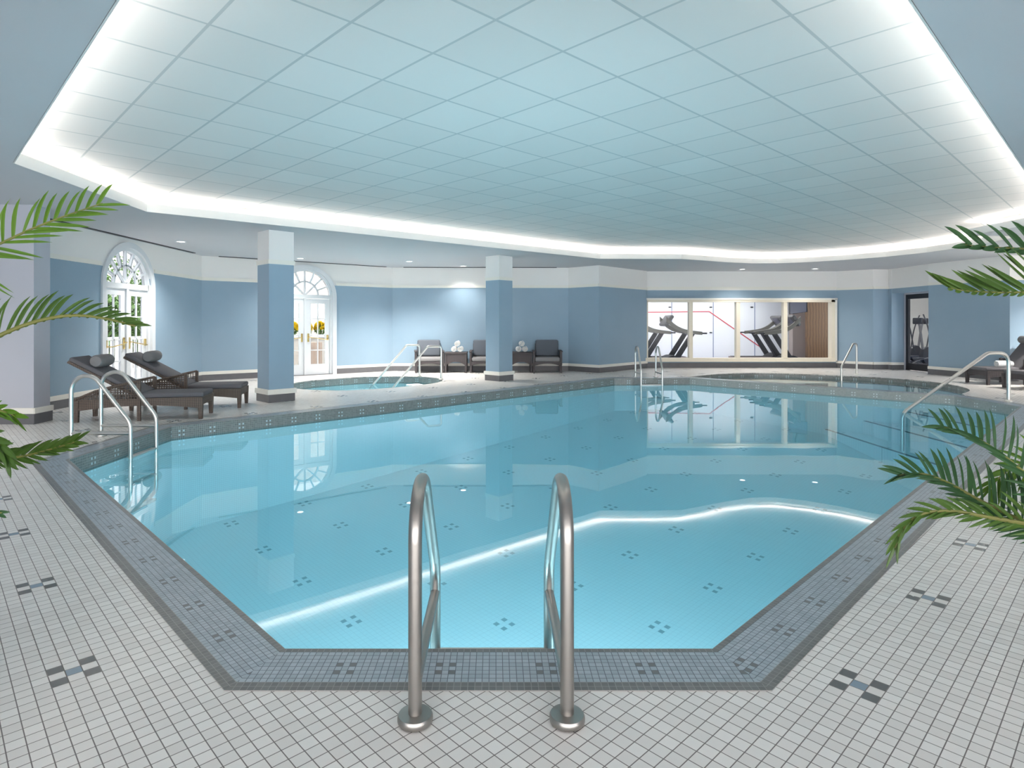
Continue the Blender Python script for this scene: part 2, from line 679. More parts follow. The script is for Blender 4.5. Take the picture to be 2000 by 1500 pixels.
def dup(root, loc, rz, label, group=None):
    r = root.copy()
    C.objects.link(r)
    r.location = loc
    r.rotation_euler = (0, 0, rz)
    r['label'] = label
    if group:
        r['group'] = group
    for ch in list(root.children):
        c = ch.copy()
        C.objects.link(c)
        c.parent = r
        for g in list(ch.children):
            d = g.copy()
            C.objects.link(d)
            d.parent = c
    return r


def filled(loops, z, flip=False):
    """triangulated plane region bounded by an outer loop and holes; returns (verts, faces)"""
    from mathutils.geometry import delaunay_2d_cdt
    co, faces = [], []
    for lp in loops:
        o = len(co)
        co += [Vector((p[0], p[1])) for p in lp]
        faces.append([o + i for i in range(len(lp))])
    edges = []
    for f in faces:
        edges += [(f[i], f[(i + 1) % len(f)]) for i in range(len(f))]
    vs, es, fs, _, _, _ = delaunay_2d_cdt(co, edges, [], 0, 1e-5)

    def inside(p, poly):
        c = False
        n = len(poly)
        j = n - 1
        for i in range(n):
            a, b = poly[i], poly[j]
            if (a[1] > p[1]) != (b[1] > p[1]) and p[0] < (b[0] - a[0]) * (p[1] - a[1]) / (b[1] - a[1]) + a[0]:
                c = not c
            j = i
        return c
    keep = []
    for f in fs:
        m = sum((vs[i] for i in f), Vector((0, 0))) / len(f)
        if inside(m, loops[0]) and not any(inside(m, h) for h in loops[1:]):
            a = vs[f[0]]; b = vs[f[1]]; c = vs[f[2]]
            cr = (b - a).cross(c - a)
            f = list(f)
            if (cr < 0) != flip:
                f = f[::-1]
            keep.append(tuple(f))
    return [(v.x, v.y, z) for v in vs], keep


def slab(name, loops, ztop, zbot, mat):
    b = B()
    v, f = filled(loops, ztop)
    b.add(v, f)
    v, f = filled(loops, zbot, flip=True)
    b.add(v, f)
    for lp in loops:
        n = len(lp)
        vs = [(p[0], p[1], zbot) for p in lp] + [(p[0], p[1], ztop) for p in lp]
        b.add(vs, [(i, (i + 1) % n, n + (i + 1) % n, n + i) for i in range(n)])
    return b.build(name, mat)


def smooth_path(pts, n=6, closed=False):
    out = []
    P = [Vector(p) for p in pts]
    N = len(P)
    rng = N if closed else N - 1
    for i in range(rng):
        if closed:
            p0, p1, p2, p3 = P[i - 1], P[i], P[(i + 1) % N], P[(i + 2) % N]
        else:
            p0, p1, p2, p3 = P[max(i - 1, 0)], P[i], P[i + 1], P[min(i + 2, N - 1)]
        for k in range(n):
            t = k / n
            out.append(tuple(0.5 * ((2 * p1) + (p2 - p0) * t + (2 * p0 - 5 * p1 + 4 * p2 - p3) * t * t + (3 * p1 - p0 - 3 * p2 + p3) * t ** 3)))
    if not closed:
        out.append(tuple(P[-1]))
    return out


def fillet(pts, r, n=6):
    """round the inner corners of a polyline"""
    P = [Vector(p) for p in pts]
    out = [P[0]]
    rs = r if isinstance(r, (list, tuple)) else [r] * (len(P) - 2)
    for i in range(1, len(P) - 1):
        a = P[i - 1] - P[i]
        b = P[i + 1] - P[i]
        ang = a.angle(b)
        d = rs[i - 1] / math.tan(ang / 2)
        d = min(d, a.length * 0.49, b.length * 0.49)
        s = P[i] + a.normalized() * d
        e = P[i] + b.normalized() * d
        for k in range(n + 1):
            t = k / n
            out.append(s * (1 - t) ** 2 + P[i] * 2 * t * (1 - t) + e * t * t)
    out.append(P[-1])
    return out


# ------------------------------------------------------------------ the room shell
WALLP = [(-6.92, 8.2), (-6.92, 14.4), (-2.93, 17.45), (2.1, 17.5), (2.84, 16.75), (4.62, 18.6), (4.62, 18.85), (10.42, 18.85), (11.2, 18.15), (11.6, 18.15)]
WALL2 = [(11.6, 16.35), (12.05, 14.3), (15.5, 14.3)]
OUTER = [(-9.5, -3.2), (15.5, -3.2)] + [(15.5, 14.3), (12.05, 14.3), (11.6, 16.35), (12.6, 16.35), (12.6, 18.15)] + WALLP[::-1][1:-1] + [(-6.92, 8.2), (-9.5, 8.2)]
OUTER = [(-9.5, -9), (15.5, -9), (15.5, 14.3), (12.05, 14.3), (11.6, 16.35), (12.05, 16.35), (12.05, 18.15)] + WALLP[::-1][1:] + [(-9.5, 8.2)]

# pool outlines (counter-clockwise, seen from above)
POOL = [(-0.87, 2.53), (0.90, 2.53), (8.50, 9.90), (8.50, 11.30), (4.83, 15.15), (2.94, 15.05), (-4.22, 7.97), (-4.22, 6.05)]
POOLO = poly_off(POOL, 0.288)
WAD = [tuple(p) for p in smooth_path([(5.25, 15.75, 0), (5.9, 16.28, 0), (6.7, 16.62, 0), (7.5, 16.6, 0), (8.3, 16.2, 0), (9.0, 15.75, 0), (9.7, 15.1, 0), (10.1, 14.2, 0), (10.0, 13.2, 0), (9.6, 12.35, 0), (8.98, 11.75, 0)], 4)]
WAD = [(p[0], p[1]) for p in WAD]
SPA = [(-3.95, 12.55), (-3.0, 12.32), (-2.3, 12.75), (-1.42, 13.75), (-1.28, 14.75), (-1.85, 15.5), (-3.05, 15.55), (-3.75, 15.1), (-4.45, 14.25), (-4.5, 13.2)]
SPA = [(p[0], p[1]) for p in smooth_path([(a, b, 0) for a, b in SPA], 4, closed=True)]

# deck: everything but the pools; the wading pool joins the far side of the divider
A_, B_ = POOLO[4], POOLO[3]
HOLE = POOLO[:4] + [WAD[-1]] + WAD[::-1][1:] + [POOLO[4]] + POOLO[5:]
floor = slab('floor', [OUTER, HOLE, SPA], 0.0, -0.02, MAT['deck'])
struct(floor, 'pool deck of small white square tiles with grey diamond motifs', 'floor')


def ribbon_h(P, Q, z, mat_b):
    """flat ring between inner loop P and outer loop Q with metric UVs"""
    n = len(P)
    for i in range(n):
        p, p2, q, q2 = P[i], P[(i + 1) % n], Q[i], Q[(i + 1) % n]
        d = (Vector(p2) - Vector(p)).normalized()
        nn = Vector((d.y, -d.x))
        mid = (Vector(p) + Vector(p2)) / 2

        def uv(a):
            r = Vector(a) - mid
            return (r.dot(d) + 0.013, r.dot(nn))
        mat_b.add([(p[0], p[1], z), (q[0], q[1], z), (q2[0], q2[1], z), (p2[0], p2[1], z)], [(0, 1, 2, 3)], uv=[[uv(p), uv(q), uv(q2), uv(p2)]])


def ribbon_v(P, z0, z1, b, closed=True, flip=False):
    """vertical faces looking into loop P (counter-clockwise), UV in metres from the top"""
    n = len(P)
    u = 0.0
    for i in range(n if closed else n - 1):
        p, p2 = P[i], P[(i + 1) % n]
        L = (Vector(p2) - Vector(p)).length
        uu = (-L / 2, L / 2) if L > 1 else (u, u + L)
        u += L
        b.add([(p[0], p[1], z0), (p2[0], p2[1], z0), (p2[0], p2[1], z1), (p[0], p[1], z1)], [(3, 2, 1, 0)],
              uv=[[(uu[0], 0), (uu[1], 0), (uu[1], z1 - z0), (uu[0], z1 - z0)]])


cb = B()
ribbon_h(POOL, POOLO, 0.004, cb)
for Q_ in (POOLO,):
    n = len(Q_)
    cb.add([(p[0], p[1], -0.02) for p in Q_] + [(p[0], p[1], 0.004) for p in Q_], [(i, (i + 1) % n, n + (i + 1) % n, n + i) for i in range(n)],
           uv=[[(0, 0.25)] * 4 for i in range(n)])
coping = cb.build('pool_coping', MAT['coping'])
struct(coping, 'blue-grey mosaic coping band running round the main swimming pool', 'pool edge')


def basin_z(x, y):
    return -1.56 + 0.085 * (y - 6.1)


bb, db_ = B(), B()
for i in range(len(POOL)):
    p, p2 = POOL[i], POOL[(i + 1) % len(POOL)]
    L = (Vector(p2) - Vector(p)).length
    za, zb = basin_z(*p), basin_z(*p2)
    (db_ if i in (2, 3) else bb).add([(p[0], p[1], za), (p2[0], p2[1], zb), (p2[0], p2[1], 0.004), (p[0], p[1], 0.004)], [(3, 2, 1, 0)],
           uv=[[(-L / 2, 0), (L / 2, 0), (L / 2, -zb), (-L / 2, -za)]])
poolwall = bb.build('pool_wall', MAT['band'])
struct(poolwall, 'grey mosaic waterline band on the walls of the main pool', 'pool wall')
dw = db_.build('pool_wall', MAT['lit_band'])  # divider tiles coloured paler to carry the glancing light on them
struct(dw, 'mosaic waterline band on the divider towards the wading pool, glancing light in its paler colour', 'pool wall')
fb = B()
v, f = filled([POOL], 0)
fb.add([(p[0], p[1], basin_z(p[0], p[1])) for p in v], f)
pf = fb.build('pool_floor', MAT['basin'])
struct(pf, 'white tiled bottom of the main pool with grey diamond motifs', 'pool floor')
# submerged entry steps at the right end of the main pool
sb = B()
for k, (xe, zt) in enumerate(((7.95, -0.36), (7.45, -0.62), (6.95, -0.88))):
    yd = 9.9 - (8.5 - xe) * 0.97
    yu = 11.3 + (8.5 - xe) * 1.05
    sb.prism([(xe, yd + 0.01), (8.49, 9.91), (8.49, 11.29), (xe, yu - 0.01)], -1.3, zt)
steps = sb.build('pool_steps', MAT['basin'])
struct(steps, 'submerged tiled entry steps at the right end of the main pool', 'pool steps')
nb = B()
for k, (xe, zt) in enumerate(((7.95, -0.36), (7.45, -0.62), (6.95, -0.88))):
    yd = 9.9 - (8.5 - xe) * 0.97
    yu = 11.3 + (8.5 - xe) * 1.05
    nb.box((xe + 0.03, (yd + yu) / 2, zt + 0.003), (0.06, yu - yd - 0.1, 0.006))
st_n = nb.build('nosing', MAT['base'], steps, label='dark nosing strips')


def water(name, loop, z, mat, zb, label):
    b = B()
    v, f = filled([loop], z)
    b.add(v, f)
    v, f = filled([loop], 0, flip=True)
    b.add([(p[0], p[1], zb(p[0], p[1])) for p in v], f)
    n = len(loop)
    b.add([(p[0], p[1], zb(*p)) for p in loop] + [(p[0], p[1], z) for p in loop], [(i, (i + 1) % n, n + (i + 1) % n, n + i) for i in range(n)])
    o = b.build(name, mat)
    return tag(o, label, 'water', kind='stuff')


water('pool_water', poly_off(POOL, 0.002), ZW, MAT['water'], lambda x, y: basin_z(x, y) - 0.004, 'still turquoise water of the main swimming pool')

# wading pool
WLOOP = WAD[::-1]
WLOOP = [POOLO[3], WAD[-1]] + WAD[::-1][1:] + [POOLO[4]]
wb = B()
ribbon_v(WLOOP, -0.36, 0.003, wb)
ww = wb.build('wading_pool_wall', MAT['band'])
struct(ww, 'dark mosaic band around the curved wading pool', 'pool wall')
fb = B()
v, f = filled([WLOOP], -0.36)
fb.add(v, f)
struct(fb.build('wading_pool_floor', MAT['basin']), 'shallow tiled bottom of the curved wading pool', 'pool floor')
water('wading_pool_water', poly_off(WLOOP, 0.002), -0.08, MAT['shallow'], lambda x, y: -0.365, 'shallow grey-blue water of the curved wading pool')

# spa pool
wb = B()
ribbon_v(SPA, -0.95, 0.003, wb)
struct(wb.build('spa_wall', MAT['band']), 'blue mosaic wall of the small spa pool by the columns', 'pool wall')
fb = B()
v, f = filled([SPA], -0.95)
fb.add(v, f)
struct(fb.build('spa_floor', MAT['basin']), 'tiled bottom of the small spa pool', 'pool floor')
water('spa_water', poly_off(SPA, 0.002), ZW, MAT['water'], lambda x, y: -0.954, 'still blue water of the small spa pool')
st = B()
dirr = Vector((-0.83, -0.56)); prp = Vector((0.56, -0.83))
c0 = Vector((-1.62, 14.75))
for k, zt in enumerate((-0.13, -0.36, -0.6)):
    a = c0 + dirr * (0.05 + 0.33 * k)
    b_ = c0 + dirr * (0.38 + 0.33 * k)
    w = 0.42
    st.prism([tuple(a + prp * w), tuple(a - prp * w), tuple(b_ - prp * w), tuple(b_ + prp * w)], -0.95, zt)
st = st.build('spa_steps', MAT['basin'])
struct(st, 'white tiled steps going down into the spa pool', 'pool steps')


# walls -----------------------------------------------------------------
def wall(name, p0, p1, z0=0.0, z1=2.97, th=0.18, holes=(), mat=None, label='', side='l'):
    """thick wall; the room is on the right-hand side of p0->p1; holes = (s0, s1, zlo, func(s)->zhi)"""
    p0, p1 = Vector(p0), Vector(p1)
    L = (p1 - p0).length
    d = (p1 - p0) / L
    out = Vector((-d.y, d.x))
    b = B()

    def piece(s0, s1, za, zb, zb2=None):
        if zb2 is None:
            zb2 = zb
        q = [p0 + d * s0, p0 + d * s1, p0 + d * s1 + out * th, p0 + d * s0 + out * th]
        vs = [(q[0].x, q[0].y, za), (q[1].x, q[1].y, zb), (q[2].x, q[2].y, zb), (q[3].x, q[3].y, za)]
        vs += [(a.x, a.y, zb2) for a in q]
        return vs
    FS = [(0, 3, 2, 1), (4, 5, 6, 7), (0, 1, 5, 4), (1, 2, 6, 5), (2, 3, 7, 6), (3, 0, 4, 7)]
    s = 0.0
    for (a, e, zlo, fn) in sorted(holes, key=lambda h: h[0]):
        if a > s:
            b.add(piece(s, a, z0, z0, z1), FS)
        if zlo > z0:
            b.add(piece(a, e, z0, z0, zlo), FS)
        n = 28
        for k in range(n):
            x0 = a + (e - a) * k / n
            x1 = a + (e - a) * (k + 1) / n
            b.add(piece(x0, x1, fn(x0), fn(x1), z1), FS)
        s = e
    if s < L:
        b.add(piece(s, L, z0, z0, z1), FS)
    o = b.build(name, mat or MAT['wall'])
    return struct(o, label, 'wall')


def run(name, p0, p1, z0, z1, out, mat, e0=0.0, e1=0.0):
    """moulding strip standing off a wall into the room (room on the right of p0->p1)"""
    p0, p1 = Vector(p0), Vector(p1)
    d = (p1 - p0).normalized()
    inw = Vector((d.y, -d.x))
    a = p0 - d * e0
    c = p1 + d * e1
    q = [a, c, c + inw * out, a + inw * out]
    return [(x.x, x.y) for x in q], z0, z1


def mouldings(side, p0, p1, skips=(), e0=0.0, e1=0.0, n=1):
    p0, p1 = Vector(p0), Vector(p1)
    L = (p1 - p0).length
    d = (p1 - p0) / L
    segs, s = [], 0.0
    for a, e in sorted(skips):
        segs.append((s, a))
        s = e
    segs.append((s, L))
    db, cr, hi = B(), B(), B()
    for a, e in segs:
        if e - a < 0.01:
            continue
        pa, pe = p0 + d * a, p0 + d * e
        x0 = e0 if a == 0 else 0
        x1 = e1 if e == L else 0
        pl, z0, z1 = run('', pa, pe, 0.0, 0.14, 0.022, None, x0, x1)
        db.prism(pl, 0.0, 0.14)
        pl, _, _ = run('', pa, pe, 0, 0, 0.030, None, x0, x1)
        cr.prism(pl, 0.14, 0.215)
        pl, _, _ = run('', pa, pe, 0, 0, 0.022, None, x0, x1)
        hi.prism(pl, 2.37, 2.445)
    o = db.build('baseboard_' + side, MAT['base'])
    struct(o, 'dark grey tiled baseboard along the %s' % WNAME[side], 'baseboard')
    c = cr.build('cap', MAT['trimw'], o, label='cream top moulding')
    t = hi.build('trim_%d' % n, MAT['trimw'])
    struct(t, 'pale border moulding above the blue paint of the %s' % WNAME[side], 'trim')


WNAME = dict(left='left wall', left_far='diagonal wall behind the spa', back='back wall behind the armchairs', back_bend='short slanted wall right of the armchairs',
             projection='angled wall left of the gym window', gym='gym window wall', right_bend='slanted wall right of the gym window', niche='narrow wall before the black door',
             right='right wall beside the black door', right_return='far right wall behind the loungers')
DR = 0.74      # half width of the door opening
DS = 2.05      # spring height


def arch(c):
    return lambda s: DS + math.sqrt(max(0.0, DR * DR - (s - c) ** 2))


D1Y = 11.55
wall('wall_left', (-6.92, 8.2), (-6.92, 14.4), holes=[(D1Y - 8.2 - DR, D1Y - 8.2 + DR, 0.0, arch(D1Y - 8.2))], label='blue left wall with a white upper band and an arched glass door')
mouldings('left', (-6.92, 8.2), (-6.92, 14.4), [(D1Y - 8.2 - DR - 0.1, D1Y - 8.2 + DR + 0.1)], n=1)
LF0, LF1 = Vector((-6.92, 14.4)), Vector((-2.93, 17.45))
LFL = (LF1 - LF0).length
LFD = (LF1 - LF0) / LFL
D2 = Vector((-4.93, 15.9))
D2S = (D2 - LF0).dot(LFD)
wall('wall_left_far', LF0, LF1, holes=[(D2S - DR, D2S + DR, 0.0, arch(D2S))], label='blue diagonal wall behind the spa with the second arched glass door')
mouldings('left_far', LF0, LF1, [(D2S - DR - 0.1, D2S + DR + 0.1)], n=2)
wall('wall_back', (-2.93, 17.45), (2.1, 17.5), label='plain blue back wall behind the row of armchairs')
mouldings('back', (-2.93, 17.45), (2.1, 17.5), n=3)
wall('wall_back_bend', (2.1, 17.5), (2.84, 16.75), label='short slanted pale blue wall right of the armchairs')
mouldings('back_bend', (2.1, 17.5), (2.84, 16.75), n=4, e1=0.0)
wall('wall_projection', (2.84, 16.75), (4.62, 18.6), label='darker blue angled wall just left of the gym window')
mouldings('projection', (2.84, 16.75), (4.62, 18.6), n=5)
GY = 18.7
wall('wall_gym', (4.5, GY), (10.48, GY), th=0.14, holes=[(0.10, 5.80, 0.22, lambda s: 2.05)], label='low blue wall around the wide gym window')
WNAME['gym'] = 'gym window wall'
gb = B().prism([(4.6, GY - 0.022), (10.5, GY - 0.022), (10.5, GY), (4.6, GY)], 0, 0.15)
struct(gb.build('baseboard_gym', MAT['base']), 'dark grey tiled baseboard under the gym window', 'baseboard')
gb = B().prism([(4.6, GY - 0.022), (10.5, GY - 0.022), (10.5, GY), (4.6, GY)], 2.40, 2.475)
struct(gb.build('trim_6', MAT['trimw']), 'pale border moulding above the gym window', 'trim')
wall('wall_right_bend', (10.45, GY), (11.15, 18.02), label='slanted blue wall right of the gym window')
mouldings('right_bend', (10.45, GY), (11.15, 18.02), n=7)
wall('wall_niche', (11.15, 18.02), (11.6, 18.02), label='narrow darker blue wall facing the pool before the black door')
mouldings('niche', (11.15, 18.02), (11.6, 18.02), n=8)
# niche holding the black door
NX = 12.0
nw = B()
nw.box((11.63, 17.945, 1.48), (0.06, 0.15, 2.97))                       # strip between corner and niche
nw.box((11.83, 17.93, 1.12), (0.34, 0.12, 2.24))                       # far jamb of the niche
nw.box((11.82, 17.12, 2.605), (0.42, 1.56, 0.73))                      # wall above the niche
struct(nw.build('wall_niche_head', MAT['wall']), 'blue wall above and beside the black door niche', 'wall')
nb_ = B().box((11.59, 17.95, 0.07), (0.03, 0.16, 0.14)).box((11.8, 17.862, 0.07), (0.4, 0.02, 0.14))
o = nb_.build('baseboard_niche_jamb', MAT['base'])
struct(o, 'dark grey baseboard on the jamb of the black door niche', 'baseboard')
B().box((11.585, 17.95, 0.178), (0.03, 0.16, 0.075)).box((11.8, 17.857, 0.178), (0.4, 0.02, 0.075)).build('cap', MAT['trimw'], o)
wall('wall_right', (11.6, 16.35), (12.05, 14.3), label='blue right wall between the black door and the loungers')
mouldings('right', (11.6, 16.35), (12.05, 14.3), n=9)
wall('wall_right_return', (12.05, 14.3), (15.5, 14.3), label='darker blue wall at the far right behind the loungers')
mouldings('right_return', (12.05, 14.3), (15.5, 14.3), n=10)
wall('wall_right_side', (15.5, 14.12), (15.5, -9), label='blue side wall at the far right of the hall')
wall('wall_left_side', (-9.5, -9), (-9.5, 8.2), label='blue side wall at the far left of the hall')
# pale pier at the left edge
pb = B().box((-7.85, 8.36, 1.48), (3.30, 0.30, 2.96))
struct(pb.build('wall_pier', MAT['pale']), 'pale plaster pier at the far left edge in front of the blue wall', 'wall')
pb = B().box((-7.85, 8.198, 0.07), (3.34, 0.024, 0.14)).box((-6.19, 8.36, 0.07), (0.024, 0.34, 0.14))
o = pb.build('baseboard_pier', MAT['base'])
struct(o, 'dark baseboard round the pale pier at the left edge', 'baseboard')
B().box((-7.85, 8.194, 0.178), (3.35, 0.032, 0.075)).box((-6.184, 8.36, 0.178), (0.034, 0.35, 0.075)).build('cap', MAT['trimw'], o)

# lowered ceiling with its big opening, the lip, the cove and the tiled ceiling
sof = slab('ceiling_soffit', [[(-9.7, -9), (15.7, -9), (15.7, 14.5), (12.4, 14.5), (12.4, 18.84), (4.4, 18.84), (2.9, 17.3), (2.2, 17.68), (-3.0, 17.63), (-7.1, 14.5), (-7.1, 8.5), (-9.7, 8.5)], OPEN], 2.99, ZSOF, MAT['soffit'])
struct(sof, 'smooth blue-grey lowered ceiling running round the hall', 'ceiling')
OPI = poly_off(OPEN, -0.012)
OPX = poly_off(OPEN, 0.05)
lb = B()
n = len(OPI)
ring = [(OPI, ZSOF - 0.004), (OPI, ZLIP), (OPX, ZLIP), (OPX, 2.99)]
for (Pa, za), (Pb, zb) in zip(ring[:-1], ring[1:]):
    lb.add([(p[0], p[1], za) for p in Pa] + [(p[0], p[1], zb) for p in Pb], [(i, n + i, n + (i + 1) % n, (i + 1) % n) for i in range(n)])
v = [(p[0], p[1], ZSOF - 0.004) for p in OPI] + [(p[0], p[1], ZSOF - 0.004) for p in poly_off(OPEN, 0.0)]
lb.add(v, [(i, (i + 1) % n, n + (i + 1) % n, n + i) for i in range(n)])
struct(lb.build('trim_11', MAT['lip']), 'pale upstand lip around the opening of the lowered ceiling', 'trim')
CO = poly_off(OPEN, 0.34)
wb = B()
wb.add([(p[0], p[1], 2.985) for p in CO] + [(p[0], p[1], 3.23) for p in CO], [(i, n + i, n + (i + 1) % n, (i + 1) % n) for i in range(n)])
v, f = filled([CO, OPX], 2.995)
wb.add(v, f)
struct(wb.build('ceiling_cove', MAT['cove']), 'white lit cove behind the lip of the ceiling opening', 'ceiling')
tc = slab('ceiling', [poly_off(OPEN, 0.42)], ZCEIL + 0.06, ZCEIL, MAT['ceiling'])
struct(tc, 'raised white tiled ceiling glowing at its edges over the pool', 'ceiling')


# columns -------------------------------------------------------------------
def column(loc, label):
    t = thing('column', label, 'column', loc, PI / 4, group='square blue columns between pool and back wall', kind='structure')
    s = 0.45
    B().box((0, 0, 1.475), (s, s, 2.95)).build('shaft', MAT['wall'], t)
    B().box((0, 0, 0.07), (s + 0.03, s + 0.03, 0.14)).build('plinth', MAT['base'], t, label='dark grey tiled plinth')
    B().box((0, 0, 0.18), (s + 0.07, s + 0.07, 0.085)).build('base_moulding', MAT['trimw'], t, label='cream moulding')
    B().box((0, 0, 2.41), (s + 0.03, s + 0.03, 0.07)).build('top_moulding', MAT['trimw'], t, label='pale border moulding')
    return t


column((-3.85, 10.4 + 0.318, 0), 'nearer square column, blue below and cream above, beside the spa and loungers')
column((0.095, 14.25 + 0.318, 0), 'farther square column, blue below and cream above, in front of the armchairs')


# arched glass doors -----------------------------------------------------------
def bar(b, a, c, w, d, y=0.0):
    """bar in the x-z plane from a to c, width w, depth d"""
    a, c = Vector((a[0], y, a[1])), Vector((c[0], y, c[1]))
    u = (c - a).normalized()
    nrm = Vector((-u.z, 0, u.x)) * (w / 2)
    dy = Vector((0, d / 2, 0))
    vs = [a - nrm - dy, c - nrm - dy, c - nrm + dy, a - nrm + dy, a + nrm - dy, c + nrm - dy, c + nrm + dy, a + nrm + dy]
    b.add(vs, [(0, 3, 2, 1), (4, 5, 6, 7), (0, 1, 5, 4), (1, 2, 6, 5), (2, 3, 7, 6), (3, 0, 4, 7)])


def arcring(b, r0, r1, z, y0, y1, n=28):
    vs = []
    for k in range(n + 1):
        a = PI * k / n
        for r, y in ((r0, y0), (r1, y0), (r1, y1), (r0, y1)):
            vs.append((r * math.cos(a), y, z + r * math.sin(a)))
    fs = []
    for k in range(n):
        o = 4 * k
        for q in range(4):
            fs.append((o + q, o + (q + 1) % 4, o + 4 + (q + 1) % 4, o + 4 + q))
    b.add(vs, fs)


def french_door(name, loc, rz, label, closer):
    t = thing(name, label, 'door', loc, rz, kind='structure')
    # local: x along the wall, -y into the room
    cas = B()
    arcring(cas, DR - 0.01, DR + 0.095, DS, -0.035, 0.10)
    cas.box((-DR - 0.042, 0.03, DS / 2), (0.105, 0.13, DS)).box((DR + 0.042, 0.03, DS / 2), (0.105, 0.13, DS))
    cas.build('casing', MAT['doorw'], t)
    fr = B()
    arcring(fr, DR - 0.07, DR - 0.008, DS, 0.02, 0.14)
    fr.box((-DR + 0.035, 0.08, DS / 2), (0.06, 0.12, DS)).box((DR - 0.035, 0.08, DS / 2), (0.06, 0.12, DS))
    fr.box((0, 0.08, DS + 0.005), (2 * DR - 0.1, 0.12, 0.10))
    fr.box((0, 0.08, DS / 2), (0.06, 0.11, DS))
    fr.build('frame', MAT['doorw'], t)
    fan = B()
    R = DR - 0.06
    arcring(fan, R * 0.50, R * 0.50 + 0.035, DS + 0.04, 0.05, 0.11)
    for k in range(1, 8):
        a = PI * k / 8
        r0 = R * 0.5 if k % 2 else 0.0
        if k == 4:
            r0 = 0
        if k in (2, 6):
            r0 = 0.0
        bar(fan, (math.cos(a) * r0, DS + 0.04 + math.sin(a) * r0), (math.cos(a) * R, DS + 0.04 + math.sin(a) * R * 0.98), 0.034, 0.06, 0.08)
    fan.build('fanlight_bars', MAT['doorw'], t)
    g = B()
    pts = [(R * math.cos(PI * k / 24), R * math.sin(PI * k / 24) + DS + 0.04) for k in range(25)]
    g.add([(x, 0.085, z) for x, z in pts] + [(x, 0.091, z) for x, z in pts], [tuple(range(25))[::-1], tuple(range(25, 50))])
    g.build('fanlight_glass', MAT['tinted'], t)
    w = DR - 0.10
    for s in (-1, 1):
        cx = s * (w / 2 + 0.033)
        lf = B()
        st_ = 0.125
        zt, zb = 2.0, 0.012
        lf.box((cx - w / 2 + st_ / 2, 0.08, (zt + zb) / 2), (st_, 0.045, zt - zb))
        lf.box((cx + w / 2 - st_ / 2, 0.08, (zt + zb) / 2), (st_, 0.045, zt - zb))
        lf.box((cx, 0.08, zt - 0.06), (w - 2 * st_, 0.045, 0.12))
        lf.box((cx, 0.08, zb + 0.135), (w - 2 * st_, 0.045, 0.27))
        leaf = lf.build('door_leaf', MAT['doorw'], t)
        mu = B()
        mu.box((cx, 0.08, 1.08), (0.025, 0.03, 1.6))
        for z in (0.65, 1.05, 1.48):
            mu.box((cx, 0.08, z), (w - 2 * st_, 0.03, 0.022))
        mu.build('glazing_bars', MAT['doorw'], leaf)
        B().box((cx, 0.085, 1.08), (w - 2 * st_ + 0.01, 0.006, 1.62)).build('glass', MAT['tinted'], leaf)
        h = B()
        hx = s * 0.085
        h.rbox((hx, 0.045, 0.98), (0.05, 0.02, 0.22), 0.009)
        h.rbox((s * (w - 0.03), 0.045, 0.98), (0.05, 0.03, 0.14), 0.009)
        h.tube([(hx, 0.03, 1.0), (hx, -0.01, 1.0), (hx + s * 0.05, -0.03, 0.985), (s * (w - 0.1), -0.03, 0.93), (s * (w - 0.03), 0.0, 0.93), (s * (w - 0.03), 0.03, 0.94)], 0.010, 8)
        h.build('push_bar', MAT['brass'], leaf, label='brass push bar and lock plate')
    B().box((0, 0.08, 0.005), (2 * DR, 0.2, 0.012)).build('threshold', MAT['base'], t)
    return t


# local -y must face the room: left wall faces +x
french_door('door_1', (-6.92, D1Y, 0), PI / 2, 'white arched double glass door in the left wall behind the loungers', True)
french_door('door_2', (D2.x, D2.y, 0), math.atan2(LFD.y, LFD.x), 'white arched double glass door behind the column, yellow flowers outside', False)

# gym window -------------------------------------------------------------------
gw = thing('window_1', 'wide four-pane cream-framed window looking into the gym', 'window', (4.6, GY, 0), 0, kind='structure')
fb = B()
W0, W1, ZB, ZT = 0.0, 5.70, 0.275, 2.05
fb.box(((W0 + W1) / 2, 0.0, ZT - 0.0), (W1 - W0 + 0.1, 0.2, 0.09))
fb.box(((W0 + W1) / 2, -0.03, 0.245), (W1 - W0 + 0.1, 0.24, 0.115))
fb.box((W1 - 0.0, 0.0, (ZB + ZT) / 2), (0.11, 0.2, ZT - ZB + 0.09))
fb.box((W0 + 0.02, 0.0, (ZB + ZT) / 2), (0.08, 0.2, ZT - ZB))
fb.build('frame', MAT['framec'], gw)
fb = B()
fb.box(((W0 + W1) / 2, -0.10, ZT + 0.05), (W1 - W0 + 0.24, 0.03, 0.05)).box((W1 + 0.08, -0.10, (ZB + ZT) / 2), (0.06, 0.03, ZT - ZB + 0.1))
fb.build('casing', MAT['trimw'], gw, label='pale outer casing')
mx_ = []
for px in (1348, 1440, 1532):
    x = (px - CX) / FPX * GY - 4.6
    mx_.append(x)
    B().box((x, 0.0, (ZB + ZT) / 2), (0.115, 0.16, ZT - ZB - 0.04)).build('mullion', MAT['framec'], gw)
xs = [0.03] + mx_ + [W1 - 0.03]
for a, b_ in zip(xs[:-1], xs[1:]):
    B().box(((a + b_) / 2, 0.03, (ZB + ZT) / 2), (b_ - a - 0.08, 0.008, ZT - ZB - 0.08)).build('pane', MAT['glass'], gw)

